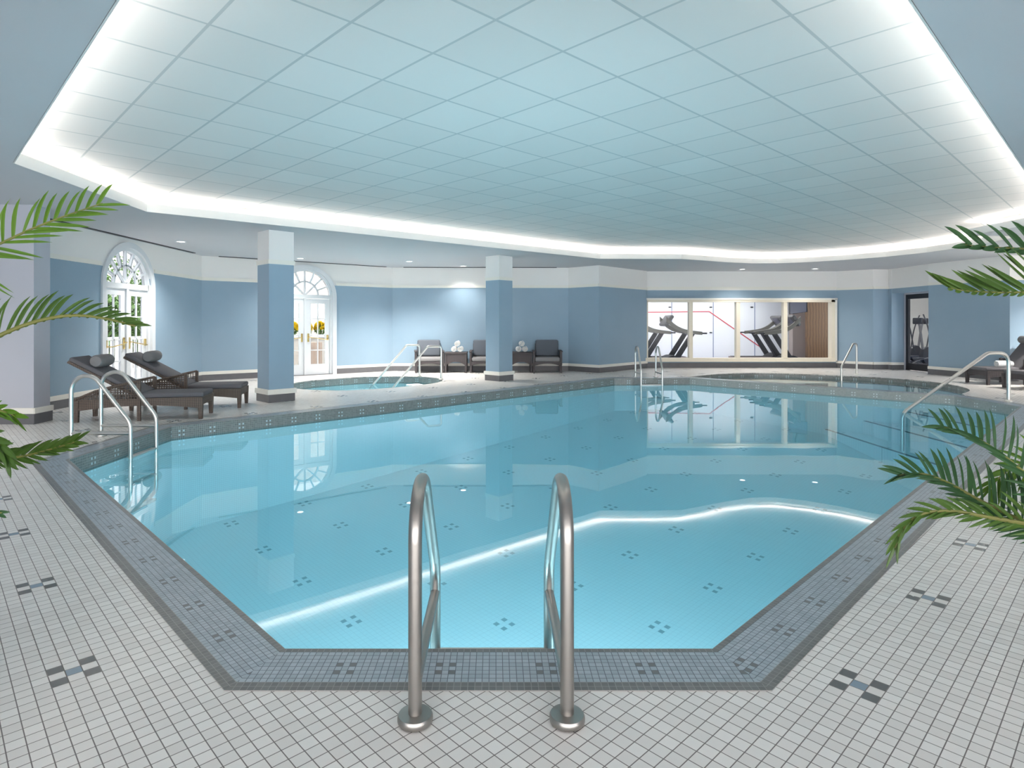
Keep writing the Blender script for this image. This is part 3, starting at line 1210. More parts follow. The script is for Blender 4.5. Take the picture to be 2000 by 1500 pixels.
# black door in the niche
bd = thing('door_3', 'black-framed glass door in the niche on the right wall, gym beyond', 'door', (NX, 0, 0), 0, kind='structure')
dB = B()
y0, y1, zt = 16.42, 17.80, 2.19
dB.box((0, y1 - 0.05, zt / 2), (0.06, 0.10, zt)).box((0, y0 + 0.05, zt / 2), (0.06, 0.10, zt))
dB.box((0, (y0 + y1) / 2, zt - 0.065), (0.06, y1 - y0 - 0.2, 0.13)).box((0, (y0 + y1) / 2, 0.11), (0.06, y1 - y0 - 0.2, 0.20))
dB.build('door_leaf', MAT['black'], bd)
B().box((0, (y0 + y1) / 2, 1.15), (0.008, y1 - y0 - 0.2, 1.86)).build('glass', MAT['glass'], bd)
B().box((0, y1 + 0.025, 1.11), (0.11, 0.045, 2.24)).box((0, y0 - 0.02, 1.11), (0.11, 0.04, 2.24)).box((0, (y0 + y1) / 2, zt + 0.02), (0.11, y1 - y0, 0.04)).build('frame', MAT['pale'], bd)
B().tube([(-0.03, 16.6, 1.0), (-0.08, 16.6, 1.0), (-0.08, 16.72, 1.0)], 0.01, 8).build('door_handle', MAT['chrome'], bd)

# slots and downlights -----------------------------------------------------------


def slot(p0, p1, label):
    p0, p1 = Vector(p0), Vector(p1)
    d = (p1 - p0)
    L = d.length
    o = B().box((0, 0, 0), (L, 0.07, 0.012)).build('slot_vent', MAT['slot'], loc=((p0.x + p1.x) / 2, (p0.y + p1.y) / 2, ZSOF - 0.006))
    o.rotation_euler = (0, 0, math.atan2(d.y, d.x))
    return tag(o, label, 'vent', group='black linear slot vents in the lowered ceiling')


slot((-6.80, 9.2), (-6.80, 13.8), 'long black slot vent along the ceiling above the left arched door')
p = LF0 + LFD * 0.35 + Vector((LFD.y, -LFD.x)) * 0.13
q = LF0 + LFD * 1.45 + Vector((LFD.y, -LFD.x)) * 0.13
slot(p, q, 'thin black slot vent over the blue diagonal wall left of the near column')
p = LF0 + LFD * 1.9 + Vector((LFD.y, -LFD.x)) * 0.13
q = LF0 + LFD * 4.75 + Vector((LFD.y, -LFD.x)) * 0.13
slot(p, q, 'thin black slot vent above the arched door behind the near column')
slot((-2.6, 17.33), (-0.1, 17.35), 'thin slot vent over the back wall between the two columns')
slot((0.35, 17.36), (1.75, 17.37), 'thin slot vent over the back wall right of the far column')


def downlight(loc, label, w=DOWN_W):
    t = thing('downlight', label, 'ceiling light', (loc[0], loc[1], ZSOF), 0, group='recessed round downlights')
    B().lathe([(0.10, 0.0), (0.10, -0.012), (0.075, -0.014), (0.07, -0.006)], 24).build('trim_ring', MAT['doorw'], t)
    B().lathe([(0.001, -0.0075), (0.069, -0.0075), (0.069, -0.0095), (0.001, -0.0095)], 24).build('lens', MAT['lamp'], t)
    ld = bpy.data.lights.new('downlight_lamp', 'SPOT')
    ld.energy = w
    ld.spot_size = math.radians(125)
    ld.spot_blend = 1.0
    ld.shadow_soft_size = 0.045
    ld.color = (1.0, 0.95, 0.88)
    lo = bpy.data.objects.new('downlight_lamp', ld)
    C.objects.link(lo)
    lo.location = (loc[0], loc[1], ZSOF - 0.03)


for loc, lab in (((-6.1, 11.86), 'round downlight in front of the left arched door'), ((-4.75, 14.9), 'round downlight right beside the near column top'),
                 ((-2.2, 15.65), 'round downlight above the spa handrails'), ((-0.88, 16.9), 'round downlight just left of the far column'),
                 ((12.9, 12.4), 'unseen fill downlight added over the loungers at the far right'), ((12.6, 8.2), 'unseen fill downlight added over the deck at the right'),  # these two and the left deck one are out of view, added as fill
                 ((-7.6, 6.3), 'unseen fill downlight added over the deck at the left'), ((7.25, 17.9), 'left downlight above the gym window'), ((9.3, 17.75), 'right downlight above the gym window')):
    downlight(loc, lab, DOWN_W * {11.86: 1.0, 14.9: 0.6, 15.65: 2.8, 16.9: 0.35, 17.9: 0.42, 17.75: 0.42, 6.3: 0.6}.get(loc[1], 3.6))


# ------------------------------------------------------------------ handrails and ladders
def ladder(loc, rz, label, tread_z=(-0.142, -0.45, -0.75), mat='steel', r=0.0225, hx=0.70, sep=0.515, down=-0.95):
    """local: x across (two rails at +-sep/2), y from the deck foot (0) out over the water (hx)"""
    t = thing('pool_ladder', label, 'pool ladder', loc, rz, group='steel pool ladders with double grab rails')
    for s in (-1, 1):
        x = s * sep / 2
        a = 0.17
        top = 0.60
        pts = [(x, 0, 0.0), (x, 0, top)]
        for k in range(1, 13):
            an = PI - (PI - math.radians(38)) * k / 12
            pts.append((x, a + a * math.cos(an), top + a * math.sin(an)))
        pts.append((x, hx, 0.245))
        head = pts[:-1]
        tail = fillet([head[-1], (x, hx, 0.245), (x, hx, down + 0.3), (x, hx - 0.28, down)], [0.20, 0.15], 6)
        path = head + [tuple(p) for p in tail[1:]]
        rail = B().tube(path, r, 16).build('grab_rail', MAT[mat], t)
        B().tube([(x, 0, 0.13), (x, hx, 0.13)], r * 0.9, 14).build('brace', MAT[mat], rail)
        B().lathe([(0.058, 0.0), (0.060, 0.005), (0.060, 0.018), (0.056, 0.025), (0.030, 0.027), (0.022, 0.028)], 28, Matrix.Translation((x, 0, 0.0))).build('flange', MAT[mat], rail)
    for z in tread_z:
        B().rbox((0, hx - 0.02, z), (sep - 0.02, 0.075, 0.028), 0.01).build('tread', MAT['chrome'], t)
    return t


ladder((-0.0135, 2.07, 0.004), 0, 'brushed steel pool ladder in the foreground at the near edge', r=0.0235)
ladder((-4.72, 7.06, 0.0), -PI / 2, 'steel pool ladder at the left pool edge in front of the loungers', mat='chrome', hx=0.66)
ladder((3.795, 15.40, 0.0), PI, 'small steel pool ladder at the far edge below the gym window', mat='chrome', hx=0.6)


def flange(b, p, r=0.055):
    b.lathe([(r, 0.0), (r, 0.01), (r * 0.6, 0.022), (r * 0.5, 0.024)], 20, Matrix.Translation(p))


def handrail(name, pts, rad, foot, label, group=None, r=0.024, bend=0.14):
    t = thing(name, label, 'handrail', foot, 0, group=group)
    F = Vector(foot)
    P = [Vector(p) - F for p in pts]
    B().tube(fillet(P, bend, 7), r, 14).build('rail', MAT['chrome'], t)
    fb = B()
    flange(fb, (0, 0, 0.0))
    fb.build('flange', MAT['trimw'], t, label='pale round floor flange')
    return t


G_ = 'paired spa handrails'
for (px, py), lab in (((-1.93, 15.62), 'sloping steel spa handrail farther from the pool'), ((-1.30, 14.75), 'sloping steel spa handrail nearer to the far column')):
    p = Vector((px, py))
    dd = Vector((-0.93, -0.37))
    e = p + dd * 1.28
    m = p + dd * 0.34
    handrail('spa_handrail', [(px, py, 0.0), (px, py, 0.80), (m.x, m.y, 0.80), (e.x, e.y, -0.28)], 0.02, (px, py, 0), lab, G_, r=0.026, bend=0.07)
handrail('pool_handrail', [(8.96, 10.66, 0), (8.96, 10.66, 0.84), (8.55, 10.6, 0.84), (6.87, 10.3, -0.16), (6.87, 10.3, -0.8)], 0.02, (8.96, 10.66, 0), 'long sloping steel handrail over the entry steps at the right', r=0.03, bend=0.2)
handrail('wading_pool_handrail', [(9.56, 16.15, 0), (9.56, 16.15, 0.82), (9.35, 15.95, 0.82), (8.62, 15.2, 0.28), (8.62, 15.2, -0.34)], 0.02, (9.56, 16.15, 0), 'short steel handrail at the curved wading pool', r=0.024, bend=0.1)


# ------------------------------------------------------------------ loungers
def arched_panel(b, x0, x1, zt, zl, rise, y, th, n=14):
    """side apron between x0 and x1: flat top, arched underside"""
    for k in range(n):
        a, c = k / n, (k + 1) / n
        xa, xc = x0 + (x1 - x0) * a, x0 + (x1 - x0) * c
        za = zl + rise * (1 - (2 * a - 1) ** 2)
        zc = zl + rise * (1 - (2 * c - 1) ** 2)
        vs = [(xa, y - th / 2, za), (xc, y - th / 2, zc), (xc, y + th / 2, zc), (xa, y + th / 2, za), (xa, y - th / 2, zt), (xc, y - th / 2, zt), (xc, y + th / 2, zt), (xa, y + th / 2, zt)]
        b.add(vs, [(0, 3, 2, 1), (4, 5, 6, 7), (0, 1, 5, 4), (2, 3, 7, 6)] + ([(3, 0, 4, 7)] if k == 0 else []) + ([(1, 2, 6, 5)] if k == n - 1 else []))


def make_lounger(label, ang, wk, loc, rz, group):
    t = thing('sun_lounger', label, 'sun lounger', loc, rz, group)
    W = 0.30
    wm = MAT[wk]
    f = B()
    for s in (-1, 1):
        arched_panel(f, -0.80, 0.80, 0.31, 0.15, 0.06, s * W, 0.03)
    f.box((0.79, 0, 0.255), (0.03, 2 * W, 0.11)).box((-0.79, 0, 0.26), (0.03, 2 * W, 0.10))
    f.box((0, 0, 0.295), (1.58, 2 * W - 0.03, 0.02))
    f.build('frame', wm, t)
    for sx in (-1, 1):
        for s in (-1, 1):
            vs = []
            x, y = sx * 0.785, s * (W - 0.005)
            for z, h in ((0, 0.024), (0.30, 0.034)):
                vs += [(x - h, y - h, z), (x + h, y - h, z), (x + h, y + h, z), (x - h, y + h, z)]
            B().add(vs, [(0, 3, 2, 1), (4, 5, 6, 7), (0, 1, 5, 4), (1, 2, 6, 5), (2, 3, 7, 6), (3, 0, 4, 7)]).build('leg', wm, t)
    for s in (-1, 1):
        y = s * (W + 0.022)
        am = B()
        am.box((0.0, y, 0.28), (0.045, 0.04, 0.56))
        am.tube([(-0.80, y, 0.31), (-0.55, y, 0.42), (-0.30, y, 0.49), (0.0, y, 0.555)], 0.018, 8)

        def topz(x):
            return 0.31 + (0.555 - 0.31) * (1 - ((-x) / 0.8) ** 1.5)
        k = -0.78
        while k < -0.03:
            z = topz(k)
            am.box((k, y, (0.31 + z) / 2), (0.009, 0.012, z - 0.31))
            k += 0.036
        z = 0.335
        while z < 0.55:
            x = -0.8 * (1 - min(1, (z - 0.31) / 0.245)) ** (1 / 1.5)
            am.box(((x - 0.01) / 2, y, z), (abs(x) - 0.01, 0.010, 0.009))
            z += 0.034
        am.build('armrest', wm, t, label='open lattice woven armrest')
    B().rbox((0.40, 0, 0.342), (0.84, 2 * W - 0.02, 0.07), 0.025).build('seat_cushion', MAT['cush'], t)
    M = Matrix.Translation((-0.03, 0, 0.32)) @ Matrix.Rotation(ang, 4, 'Y')
    bk = B().box((-0.50, 0, 0.005), (1.02, 2 * W - 0.04, 0.035), M=M).build('backrest_frame', wm, t)
    B().rbox((-0.50, 0, 0.052), (1.03, 2 * W - 0.03, 0.06), 0.025, M=M).build('backrest_cushion', MAT['cush'], t)
    pm = M @ Matrix.Translation((-0.73, 0, 0.165)) @ Matrix.Rotation(PI / 2, 4, 'X')
    B().lathe([(0.03, -0.23), (0.07, -0.225), (0.085, -0.20), (0.088, 0), (0.085, 0.20), (0.07, 0.225), (0.03, 0.23)], 22, pm).build('headrest_pillow', MAT['cushl'], t, label='grey bolster headrest pillow')
    return t


g1 = 'woven sun loungers at the left of the pool'
l1 = make_lounger('brown woven sun lounger nearest the left pool ladder', math.radians(30), 'wicker', (-5.0, 8.78, 0), math.radians(12), g1)
dup(l1, (-4.93, 9.92, 0), math.radians(12), 'brown woven sun lounger farther back, beside the near column', g1)
g2 = 'dark sun loungers at the far right wall'
l3 = make_lounger('dark sun lounger behind, parallel to the right wall, with a rolled white towel', math.radians(50), 'wickerd', (11.62, 13.72, 0), PI, g2)
dup(l3, (11.55, 12.62, 0), PI, 'nearer dark sun lounger cut off by the right picture edge', g2)


def roll(name, loc, L, r, rz, label, group=None):
    """rolled towel lying on its side, spiral visible at the ends"""
    b = B()
    M = Matrix.Rotation(rz, 4, 'Z') @ Matrix.Rotation(PI / 2, 4, 'X')
    N = 60
    turns = 3.2
    vs = []
    for k in range(N + 1):
        a = 2 * PI * turns * k / N
        rr = 0.012 + (r - 0.012) * k / N
        for q, z in ((0, -L / 2), (0, L / 2)):
            vs.append((rr * math.cos(a), rr * math.sin(a), z))
        r2 = rr - 0.010
        for z in (-L / 2, L / 2):
            vs.append((r2 * math.cos(a), r2 * math.sin(a), z))
    fs = []
    for k in range(N):
        o = 4 * k
        fs += [(o, o + 4, o + 5, o + 1), (o + 2, o + 3, o + 7, o + 6), (o, o + 2, o + 6, o + 4), (o + 1, o + 5, o + 7, o + 3)]
    fs += [(0, 1, 3, 2), (4 * N, 4 * N + 2, 4 * N + 3, 4 * N + 1)]
    b.add(vs, fs, M, smooth=True)
    o = b.build(name, MAT['towel'])
    o.location = loc
    return tag(o, label, 'towel', group)


roll('rolled_towel', (11.35, 13.62, 0.377 + 0.075), 0.34, 0.075, PI / 2, 'white rolled towel lying on the seat of the far right lounger')


# ------------------------------------------------------------------ armchairs, side tables, towels
def make_armchair(label, loc, rz, group):
    t = thing('armchair', label, 'armchair', loc, rz, group)
    wm = MAT['wickerd']
    W, D = 0.37, 0.36
    f = B()
    arched_panel(f, -W + 0.03, W - 0.03, 0.31, 0.20, 0.06, -D, 0.04)
    arched_panel(f, -W + 0.03, W - 0.03, 0.31, 0.20, 0.06, D - 0.02, 0.04)
    f.box((0, 0, 0.29), (2 * W - 0.06, 2 * D - 0.04, 0.03))
    f.build('seat_frame', wm, t)
    for s in (-1, 1):
        a = B()
        a.box((s * W, 0, 0.40), (0.055, 2 * D, 0.36))
        a.rbox((s * W, -0.01, 0.59), (0.085, 2 * D + 0.03, 0.035), 0.012)
        a.build('armrest', wm, t)
        for sy in (-1, 1):
            B().box((s * (W - 0.003), sy * (D - 0.03), 0.13), (0.05, 0.05, 0.26)).build('leg', wm, t)
    M = Matrix.Translation((0, D - 0.05, 0.30)) @ Matrix.Rotation(math.radians(-9), 4, 'X')
    B().box((0, 0.02, 0.24), (2 * W - 0.08, 0.045, 0.5), M=M).build('backrest', wm, t)
    B().rbox((0, -0.03, 0.365), (2 * W - 0.06, 2 * D - 0.06, 0.12), 0.035).build('seat_cushion', MAT['cushl'], t, label='light grey seat cushion')
    B().rbox((0, -0.09, 0.35), (2 * W - 0.10, 0.13, 0.46), 0.045, M=M).build('back_cushion', MAT['cushb'], t, label='slate grey back cushion')
    return t


g3 = 'dark woven armchairs along the back wall'
a1 = make_armchair('dark woven armchair turned slightly, leftmost, behind the spa handrails', (-1.84, 17.02, 0), math.radians(8), g3)
dup(a1, (-0.30, 17.05, 0), 0, 'dark woven armchair half hidden behind the far column', g3)
dup(a1, (1.45, 17.02, 0), math.radians(-3), 'dark woven armchair standing alone right of the far column', g3)


def make_table(label, loc, group):
    t = thing('side_table', label, 'side table', loc, 0, group)
    wm = MAT['wickerd']
    f = B()
    for s in (-1, 1):
        arched_panel(f, -0.27, 0.27, 0.53, 0.20, 0.10, s * 0.27, 0.03)
    for s in (-1, 1):
        b2 = B()
        arched_panel(b2, -0.27, 0.27, 0.53, 0.20, 0.10, s * 0.27, 0.03)
        R = Matrix.Rotation(PI / 2, 4, 'Z')
        f.add(b2.v, b2.f, R)
    f.build('apron', wm, t)
    B().rbox((0, 0, 0.545), (0.62, 0.62, 0.035), 0.01).build('tabletop', wm, t)
    for sx in (-1, 1):
        for sy in (-1, 1):
            B().box((sx * 0.275, sy * 0.275, 0.265), (0.05, 0.05, 0.53)).build('leg', wm, t)
    return t


g4 = 'dark woven side tables with towels'
t1 = make_table('dark woven side table left of the far column, towels on top', (-1.08, 17.02, 0), g4)
dup(t1, (0.72, 17.02, 0), 0, 'dark woven side table right of the far column, towels on top', g4)
for tx, side in ((-1.05, 'left'), (0.73, 'right')):
    for dx, dz, pos in ((-0.088, 0.0, 'lower left'), (0.088, 0.0, 'lower right'), (0.0, 0.150, 'top')):
        roll('rolled_towel', (tx + dx, 16.93, 0.565 + 0.085 + dz), 0.36, 0.085, 0,
             '%s white towel roll on the side table %s of the far column' % (pos, side), 'rolled towels piled on the side tables')

# ------------------------------------------------------------------ the gym behind the glass
gf = B().prism([(3.0, GY + 0.14), (12.3, GY + 0.14), (12.3, 14.5), (17.5, 14.5), (17.5, 23.6), (3.0, 23.6)], -0.02, -0.002)
struct(gf.build('floor_gym', MAT['gymfloor']), 'grey gym floor seen through the window', 'floor')
gc = B().prism([(3.0, GY + 0.14), (12.3, GY + 0.14), (12.3, 14.5), (17.5, 14.5), (17.5, 23.6), (3.0, 23.6)], 2.90, 2.94)
struct(gc.build('ceiling_gym', MAT['court']), 'white gym ceiling', 'ceiling')
bw = B().box((7.4, 23.66, 1.45), (9.0, 0.12, 2.92))
struct(bw.build('wall_court', MAT['court']), 'bright white squash court panel wall at the back of the gym', 'wall')
struct(B().box((3.0, 21.2, 1.45), (0.12, 4.9, 2.92)).build('wall_gym_left', MAT['court']), 'white left wall of the gym', 'wall')
struct(B().box((14.9, 23.66, 1.45), (6.0, 0.12, 2.92)).build('wall_gym_back', MAT['creamw']), 'cream wall at the back of the gym on the right', 'wall')
struct(B().box((17.56, 19.05, 1.45), (0.12, 9.2, 2.92)).build('wall_gym_right', MAT['creamw']), 'cream right wall of the gym', 'wall')
YB = 23.6


def gx(px, y=YB):
    return (px - CX) / FPX * y


def gz(py, y=YB):
    return HC - (py - CY) / FPX * y


for px in (1312, 1393, 1474, 1546):
    o = B().box((gx(px), YB - 0.006, 1.45), (0.025, 0.012, 2.8)).build('panel_seam', MAT['seam'])
    tag(o, 'thin blue vertical joint of the court wall, %s' % {1312: 'left of the first mullion', 1393: 'in the second pane', 1474: 'in the third pane', 1546: 'in the fourth pane'}[px], 'wall joint', 'vertical joints of the court wall', 'structure')
for px, py, w in ((1308, 600, 'top hinge at the left joint'), (1388, 600, 'top hinge at the middle joint'), (1468, 600, 'top hinge at the right joint'), (1388, 649.5, 'lower hinge at the middle joint')):
    o = B().rbox((gx(px), YB - 0.02, gz(py)), (0.10, 0.03, 0.04), 0.008).build('door_hinge', MAT['black'])
    tag(o, 'black %s of the white court wall' % w, 'hinge', 'black hinges on the court wall')
rl = B()
bar(rl, (gx(1255), gz(610)), (gx(1385), gz(608.5)), 0.032, 0.01, YB - 0.01)
bar(rl, (gx(1385), gz(608.5)), (gx(1495), gz(685)), 0.032, 0.01, YB - 0.01)
o = rl.build('court_line', MAT['red'])
tag(o, 'red court line running level then sloping down the white wall', 'court line', kind='structure')
struct(B().box((gx(1566, 23.3), 23.4, 1.45), (0.74, 0.3, 2.92)).build('wall_taupe', MAT['pink']), 'taupe wall block at the right of the gym window', 'wall')
struct(B().box((12.36, 22.2, 1.45), (2.12, 0.12, 2.92)).build('wall_wood', MAT['wood']), 'brown wood panelled wall seen in the last window pane', 'wall')
# television
tv = thing('television', 'tilted grey wall television hanging above the treadmills', 'television', (gx(1559, 21.2), 21.2, 1.93))
M = Matrix.Rotation(math.radians(14), 4, 'X') @ Matrix.Rotation(math.radians(-8), 4, 'Y')
B().rbox((0, 0, 0), (0.62, 0.07, 0.44), 0.012, M=M).build('housing', MAT['black'], tv)
B().box((-0.02, -0.037, 0.0), (0.56, 0.004, 0.40), M=M).build('screen', MAT['screen'], tv, label='grey screen')
B().tube([(0, 0.03, 0.1), (0.05, 0.3, 0.5), (0.05, 0.3, 0.97)], 0.02, 8).build('bracket', MAT['black'], tv)


def make_treadmill(label, loc, rz, group):
    """local: front (console) at -x, belt runs to +x"""
    t = thing('treadmill', label, 'treadmill', loc, rz, group)
    d = B()
    d.prism([(-0.05, -0.36), (0.12, -0.40), (1.55, -0.36), (1.62, -0.30), (1.62, 0.30), (1.55, 0.36), (0.12, 0.40), (-0.05, 0.36)], 0.04, 0.17)
    d.build('deck', MAT['tmtan'], t)
    B().box((0.85, 0, 0.175), (1.45, 0.50, 0.02)).build('belt', MAT['rubber'], t)
    hd = B()
    for k in range(8):
        a0, a1 = k / 8, (k + 1) / 8
        x0, x1 = -0.15 + 0.55 * a0, -0.15 + 0.55 * a1
        z0, z1 = 0.14 + 0.16 * math.sin(PI * (0.15 + 0.85 * a0)), 0.14 + 0.16 * math.sin(PI * (0.15 + 0.85 * a1))
        vs = [(x0, -0.38, 0.03), (x1, -0.38, 0.03), (x1, 0.38, 0.03), (x0, 0.38, 0.03), (x0, -0.36, z0), (x1, -0.36, z1), (x1, 0.36, z1), (x0, 0.36, z0)]
        hd.add(vs, [(0, 3, 2, 1), (4, 5, 6, 7), (0, 1, 5, 4), (1, 2, 6, 5), (2, 3, 7, 6), (3, 0, 4, 7)])
    hd.build('motor_hood', MAT['rubber'], t)
    for s in (-1, 1):
        y = s * 0.38
        u = B()
        vs = []
        for x, z, w in ((0.10, 0.10, 0.10), (0.68, 1.02, 0.085)):
            vs += [(x - w, y - 0.03, z), (x + w, y - 0.03, z), (x + w, y + 0.03, z), (x - w, y + 0.03, z)]
        u.add(vs, [(0, 3, 2, 1), (4, 5, 6, 7), (0, 1, 5, 4), (1, 2, 6, 5), (2, 3, 7, 6), (3, 0, 4, 7)])
        u.build('upright', MAT['rubber'], t)
        h = B()
        pts = [(-0.18, 1.50), (-0.05, 1.38), (0.15, 1.22), (0.40, 1.11), (0.70, 1.06), (1.0, 1.03)]
        sp = smooth_path([(a, y, b_) for a, b_ in pts], 4)
        n = len(sp)
        vs, fs = [], []
        for i, q in enumerate(sp):
            hh = 0.085 - 0.035 * i / n
            for dy, dz in ((-0.035, -hh), (0.035, -hh), (0.035, hh), (-0.035, hh)):
                vs.append((q[0], q[1] + dy, q[2] + dz))
        for i in range(n - 1):
            o = 4 * i
            for k in range(4):
                fs.append((o + k, o + (k + 1) % 4, o + 4 + (k + 1) % 4, o + 4 + k))
        fs += [(0, 3, 2, 1), (4 * n - 4, 4 * n - 3, 4 * n - 2, 4 * n - 1)]
        h.add(vs, fs)
        h.build('handrail', MAT['tmlight'], t, label='cream curved side arm')
        B().tube([(0.95, y, 1.03), (1.16, y, 1.03)], 0.025, 10).build('grip', MAT['rubber'], t)
    M = Matrix.Translation((-0.10, 0, 1.40)) @ Matrix.Rotation(math.radians(35), 4, 'Y')
    co = B().rbox((0, 0, 0.06), (0.12, 0.80, 0.42), 0.05, M=M).build('console', MAT['tmgrey'], t)
    B().box((0.063, 0, 0.10), (0.006, 0.42, 0.22), M=M).build('display', MAT['screen'], co)
    B().tube([(0.55, -0.38, 1.06), (0.62, 0, 1.0), (0.55, 0.38, 1.06)], 0.03, 10).build('crossbar', MAT['tmgrey'], t)
    return t


g5 = 'treadmills behind the gym window'
tm = make_treadmill('treadmill at the left of the gym window, fully visible, facing left', (5.80, 20.45, 0), 0, g5)
dup(tm, (5.15, 21.75, 0), 0, 'treadmill at the left of the gym window, partly hidden behind another', g5)
dup(tm, (9.85, 20.45, 0), PI, 'treadmill right of the centre facing right, console behind the last mullion', g5)
dup(tm, (10.1, 21.9, 0), PI, 'rear treadmill in the third pane facing right', g5)
# cross trainers behind the black door


def make_elliptical(label, loc, rz, group):
    t = thing('cross_trainer', label, 'exercise machine', loc, rz, group)
    B().box((0, 0, 0.05), (1.3, 0.10, 0.08)).box((-0.6, 0, 0.04), (0.08, 0.6, 0.07)).box((0.6, 0, 0.04), (0.08, 0.5, 0.07)).build('base', MAT['rubber'], t)
    B().lathe([(0.05, -0.07), (0.26, -0.06), (0.28, 0), (0.26, 0.06), (0.05, 0.07)], 24, Matrix.Translation((0.42, 0, 0.34)) @ Matrix.Rotation(PI / 2, 4, 'X')).build('flywheel', MAT['black'], t)
    B().tube([(0.3, 0, 0.3), (0.1, 0, 1.25), (0.02, 0, 1.4)], 0.035, 10).build('mast', MAT['tmgrey'], t)
    B().rbox((0.0, 0, 1.42), (0.10, 0.28, 0.20), 0.03).build('console', MAT['black'], t)
    for s in (-1, 1):
        B().tube(smooth_path([(0.25, s * 0.26, 0.45), (0.12, s * 0.27, 1.0), (-0.02, s * 0.27, 1.35), (-0.16, s * 0.25, 1.62)], 4), 0.02, 10).build('handlebar', MAT['rubber'], t)
        B().tube([(0.42, s * 0.2, 0.3), (-0.35, s * 0.2, 0.28 + s * 0.06), (-0.6, s * 0.2, 0.12)], 0.022, 8).build('pedal_arm', MAT['tmgrey'], t)
        B().rbox((-0.30, s * 0.2, 0.33 + s * 0.05), (0.36, 0.14, 0.04), 0.015).build('pedal', MAT['rubber'], t)
    return t


g6 = 'exercise machines behind the black door'
e1 = make_elliptical('cross trainer left in the black door glass', (13.15, 19.0, 0.012), math.radians(25), g6)
dup(e1, (14.45, 20.6, 0.012), math.radians(200), 'cross trainer farther back in the black door glass', g6)
o = B().prism([(12.6, 17.0), (15.5, 17.0), (15.5, 20.8), (12.6, 20.8)], 0.0, 0.012).build('exercise_mat', simple('blue_mat', (0.16, 0.24, 0.42), 0.7, noise=0.08))
tag(o, 'blue floor mat under the machines behind the black door', 'mat')

# ------------------------------------------------------------------ outdoors behind the arched doors
ob = B().prism([(-30, 0), (-7.12, 0), (-7.12, 14.5), (-2.98, 17.66), (2.2, 17.75), (2.9, 23.8), (2.9, 40), (-30, 40)], -0.08, -0.02)
struct(ob.build('ground_terrace', MAT['paving']), 'bright paved terrace outside the glass doors', 'ground')


def blob_bush(name, loc, size, n, leaf, mat, label, cat, group=None, flowers=0):
    t = thing(name, label, cat, loc, 0, group)
    rnd = random.Random(hash(round(loc[0] * 7 + loc[1] * 3, 2)) % 9999)
    b = B()
    for k in range(n):
        a, u = rnd.uniform(0, 2 * PI), rnd.uniform(-0.9, 1)
        r = rnd.uniform(0.55, 1) ** 0.5
        p = Vector((math.cos(a) * math.sqrt(1 - u * u) * r * size[0], math.sin(a) * math.sqrt(1 - u * u) * r * size[1], size[2] * (1 + u * r)))
        R = Matrix.Rotation(rnd.uniform(0, 2 * PI), 4, 'Z') @ Matrix.Rotation(rnd.uniform(-1, 1), 4, 'X')
        s = leaf * rnd.uniform(0.7, 1.3)
        b.add([(-s * 0.35, 0, 0), (0, -s * 0.5, 0.02), (s * 0.35, 0, 0), (0, s * 0.9, -0.02)], [(0, 1, 2, 3)], Matrix.Translation(p) @ R)
    b.build('foliage', mat, t)
    B().tube([(0, 0, 0), (0.02, 0, size[2])], [0.03 * size[2] + 0.01] * 2, 8).build('stem', MAT['trunk'], t)
    if flowers:
        fb = B()
        for k in range(flowers):
            a, u = rnd.uniform(0, 2 * PI), rnd.uniform(-0.1, 1)
            p = Vector((math.cos(a) * math.sqrt(1 - u * u) * size[0] * 1.02, math.sin(a) * math.sqrt(1 - u * u) * size[1] * 1.02, size[2] * (1 + u)))
            for q in range(9):
                R = Matrix.Translation(p) @ Matrix.Rotation(rnd.uniform(0, 6), 4, 'Z') @ Matrix.Rotation(rnd.uniform(-1.2, 1.2), 4, 'X')
                fb.add([(-0.028, 0, 0), (0, -0.035, 0.012), (0.028, 0, 0), (0, 0.055, 0.012)], [(0, 1, 2, 3)], R)
        fb.build('blossoms', MAT['flower'], t, label='bright yellow blossoms')
    return t


# planter wall with yellow flowers beyond the second door
nrm = Vector((-LFD.y, LFD.x))


def outp(s, d):
    p = D2 + LFD * s + nrm * d
    return (p.x, p.y)


# sight line through door 2 leads up-left: objects lie around (s = -0.5, d = 2.5)
pl = thing('planter_wall', 'low cream garden wall outside the second arched door', 'garden wall', outp(1.3, 2.6) + (0,), math.atan2(LFD.y, LFD.x))
B().box((0, 0, 0.46), (5.2, 0.4, 0.96)).build('wall_body', MAT['creamw'], pl)
B().box((0, -0.02, 0.96), (5.3, 0.5, 0.06)).build('coping', MAT['fence'], pl)
bp = B().box((0, 0, 0.38), (0.36, 0.36, 0.84)).build('brick_pier', MAT['brick'])
bp.location = outp(0.96, 1.95) + (0,)
bp.rotation_euler = (0, 0, math.atan2(LFD.y, LFD.x))
tag(bp, 'small brick pier in front of the garden wall outside the second door', 'pier')
for k, s in enumerate((0.55, 0.98, 1.41, 1.84)):
    x, y = outp(s, 2.62)
    blob_bush('flower_bush', (x, y, 0.99), (0.17, 0.17, 0.20), 300, 0.06, MAT['bush'],
              ['yellow flower bush at the left end behind the column', 'yellow flower bush seen in the left door leaf', 'yellow flower bush seen in the middle pane of the right leaf', 'yellow flower bush seen in the right pane of the right leaf'][k],
              'flowering bush', 'yellow flower bushes outside the second door', flowers=120)
hw = B().box((0, 0, 1.9), (9, 0.2, 3.9)).build('garden_house_wall', MAT['creamw'])
hw.location = outp(3.0, 5.2) + (0,)
hw.rotation_euler = (0, 0, math.atan2(LFD.y, LFD.x))
tag(hw, 'pale sunlit house wall beyond the flowers', 'building')
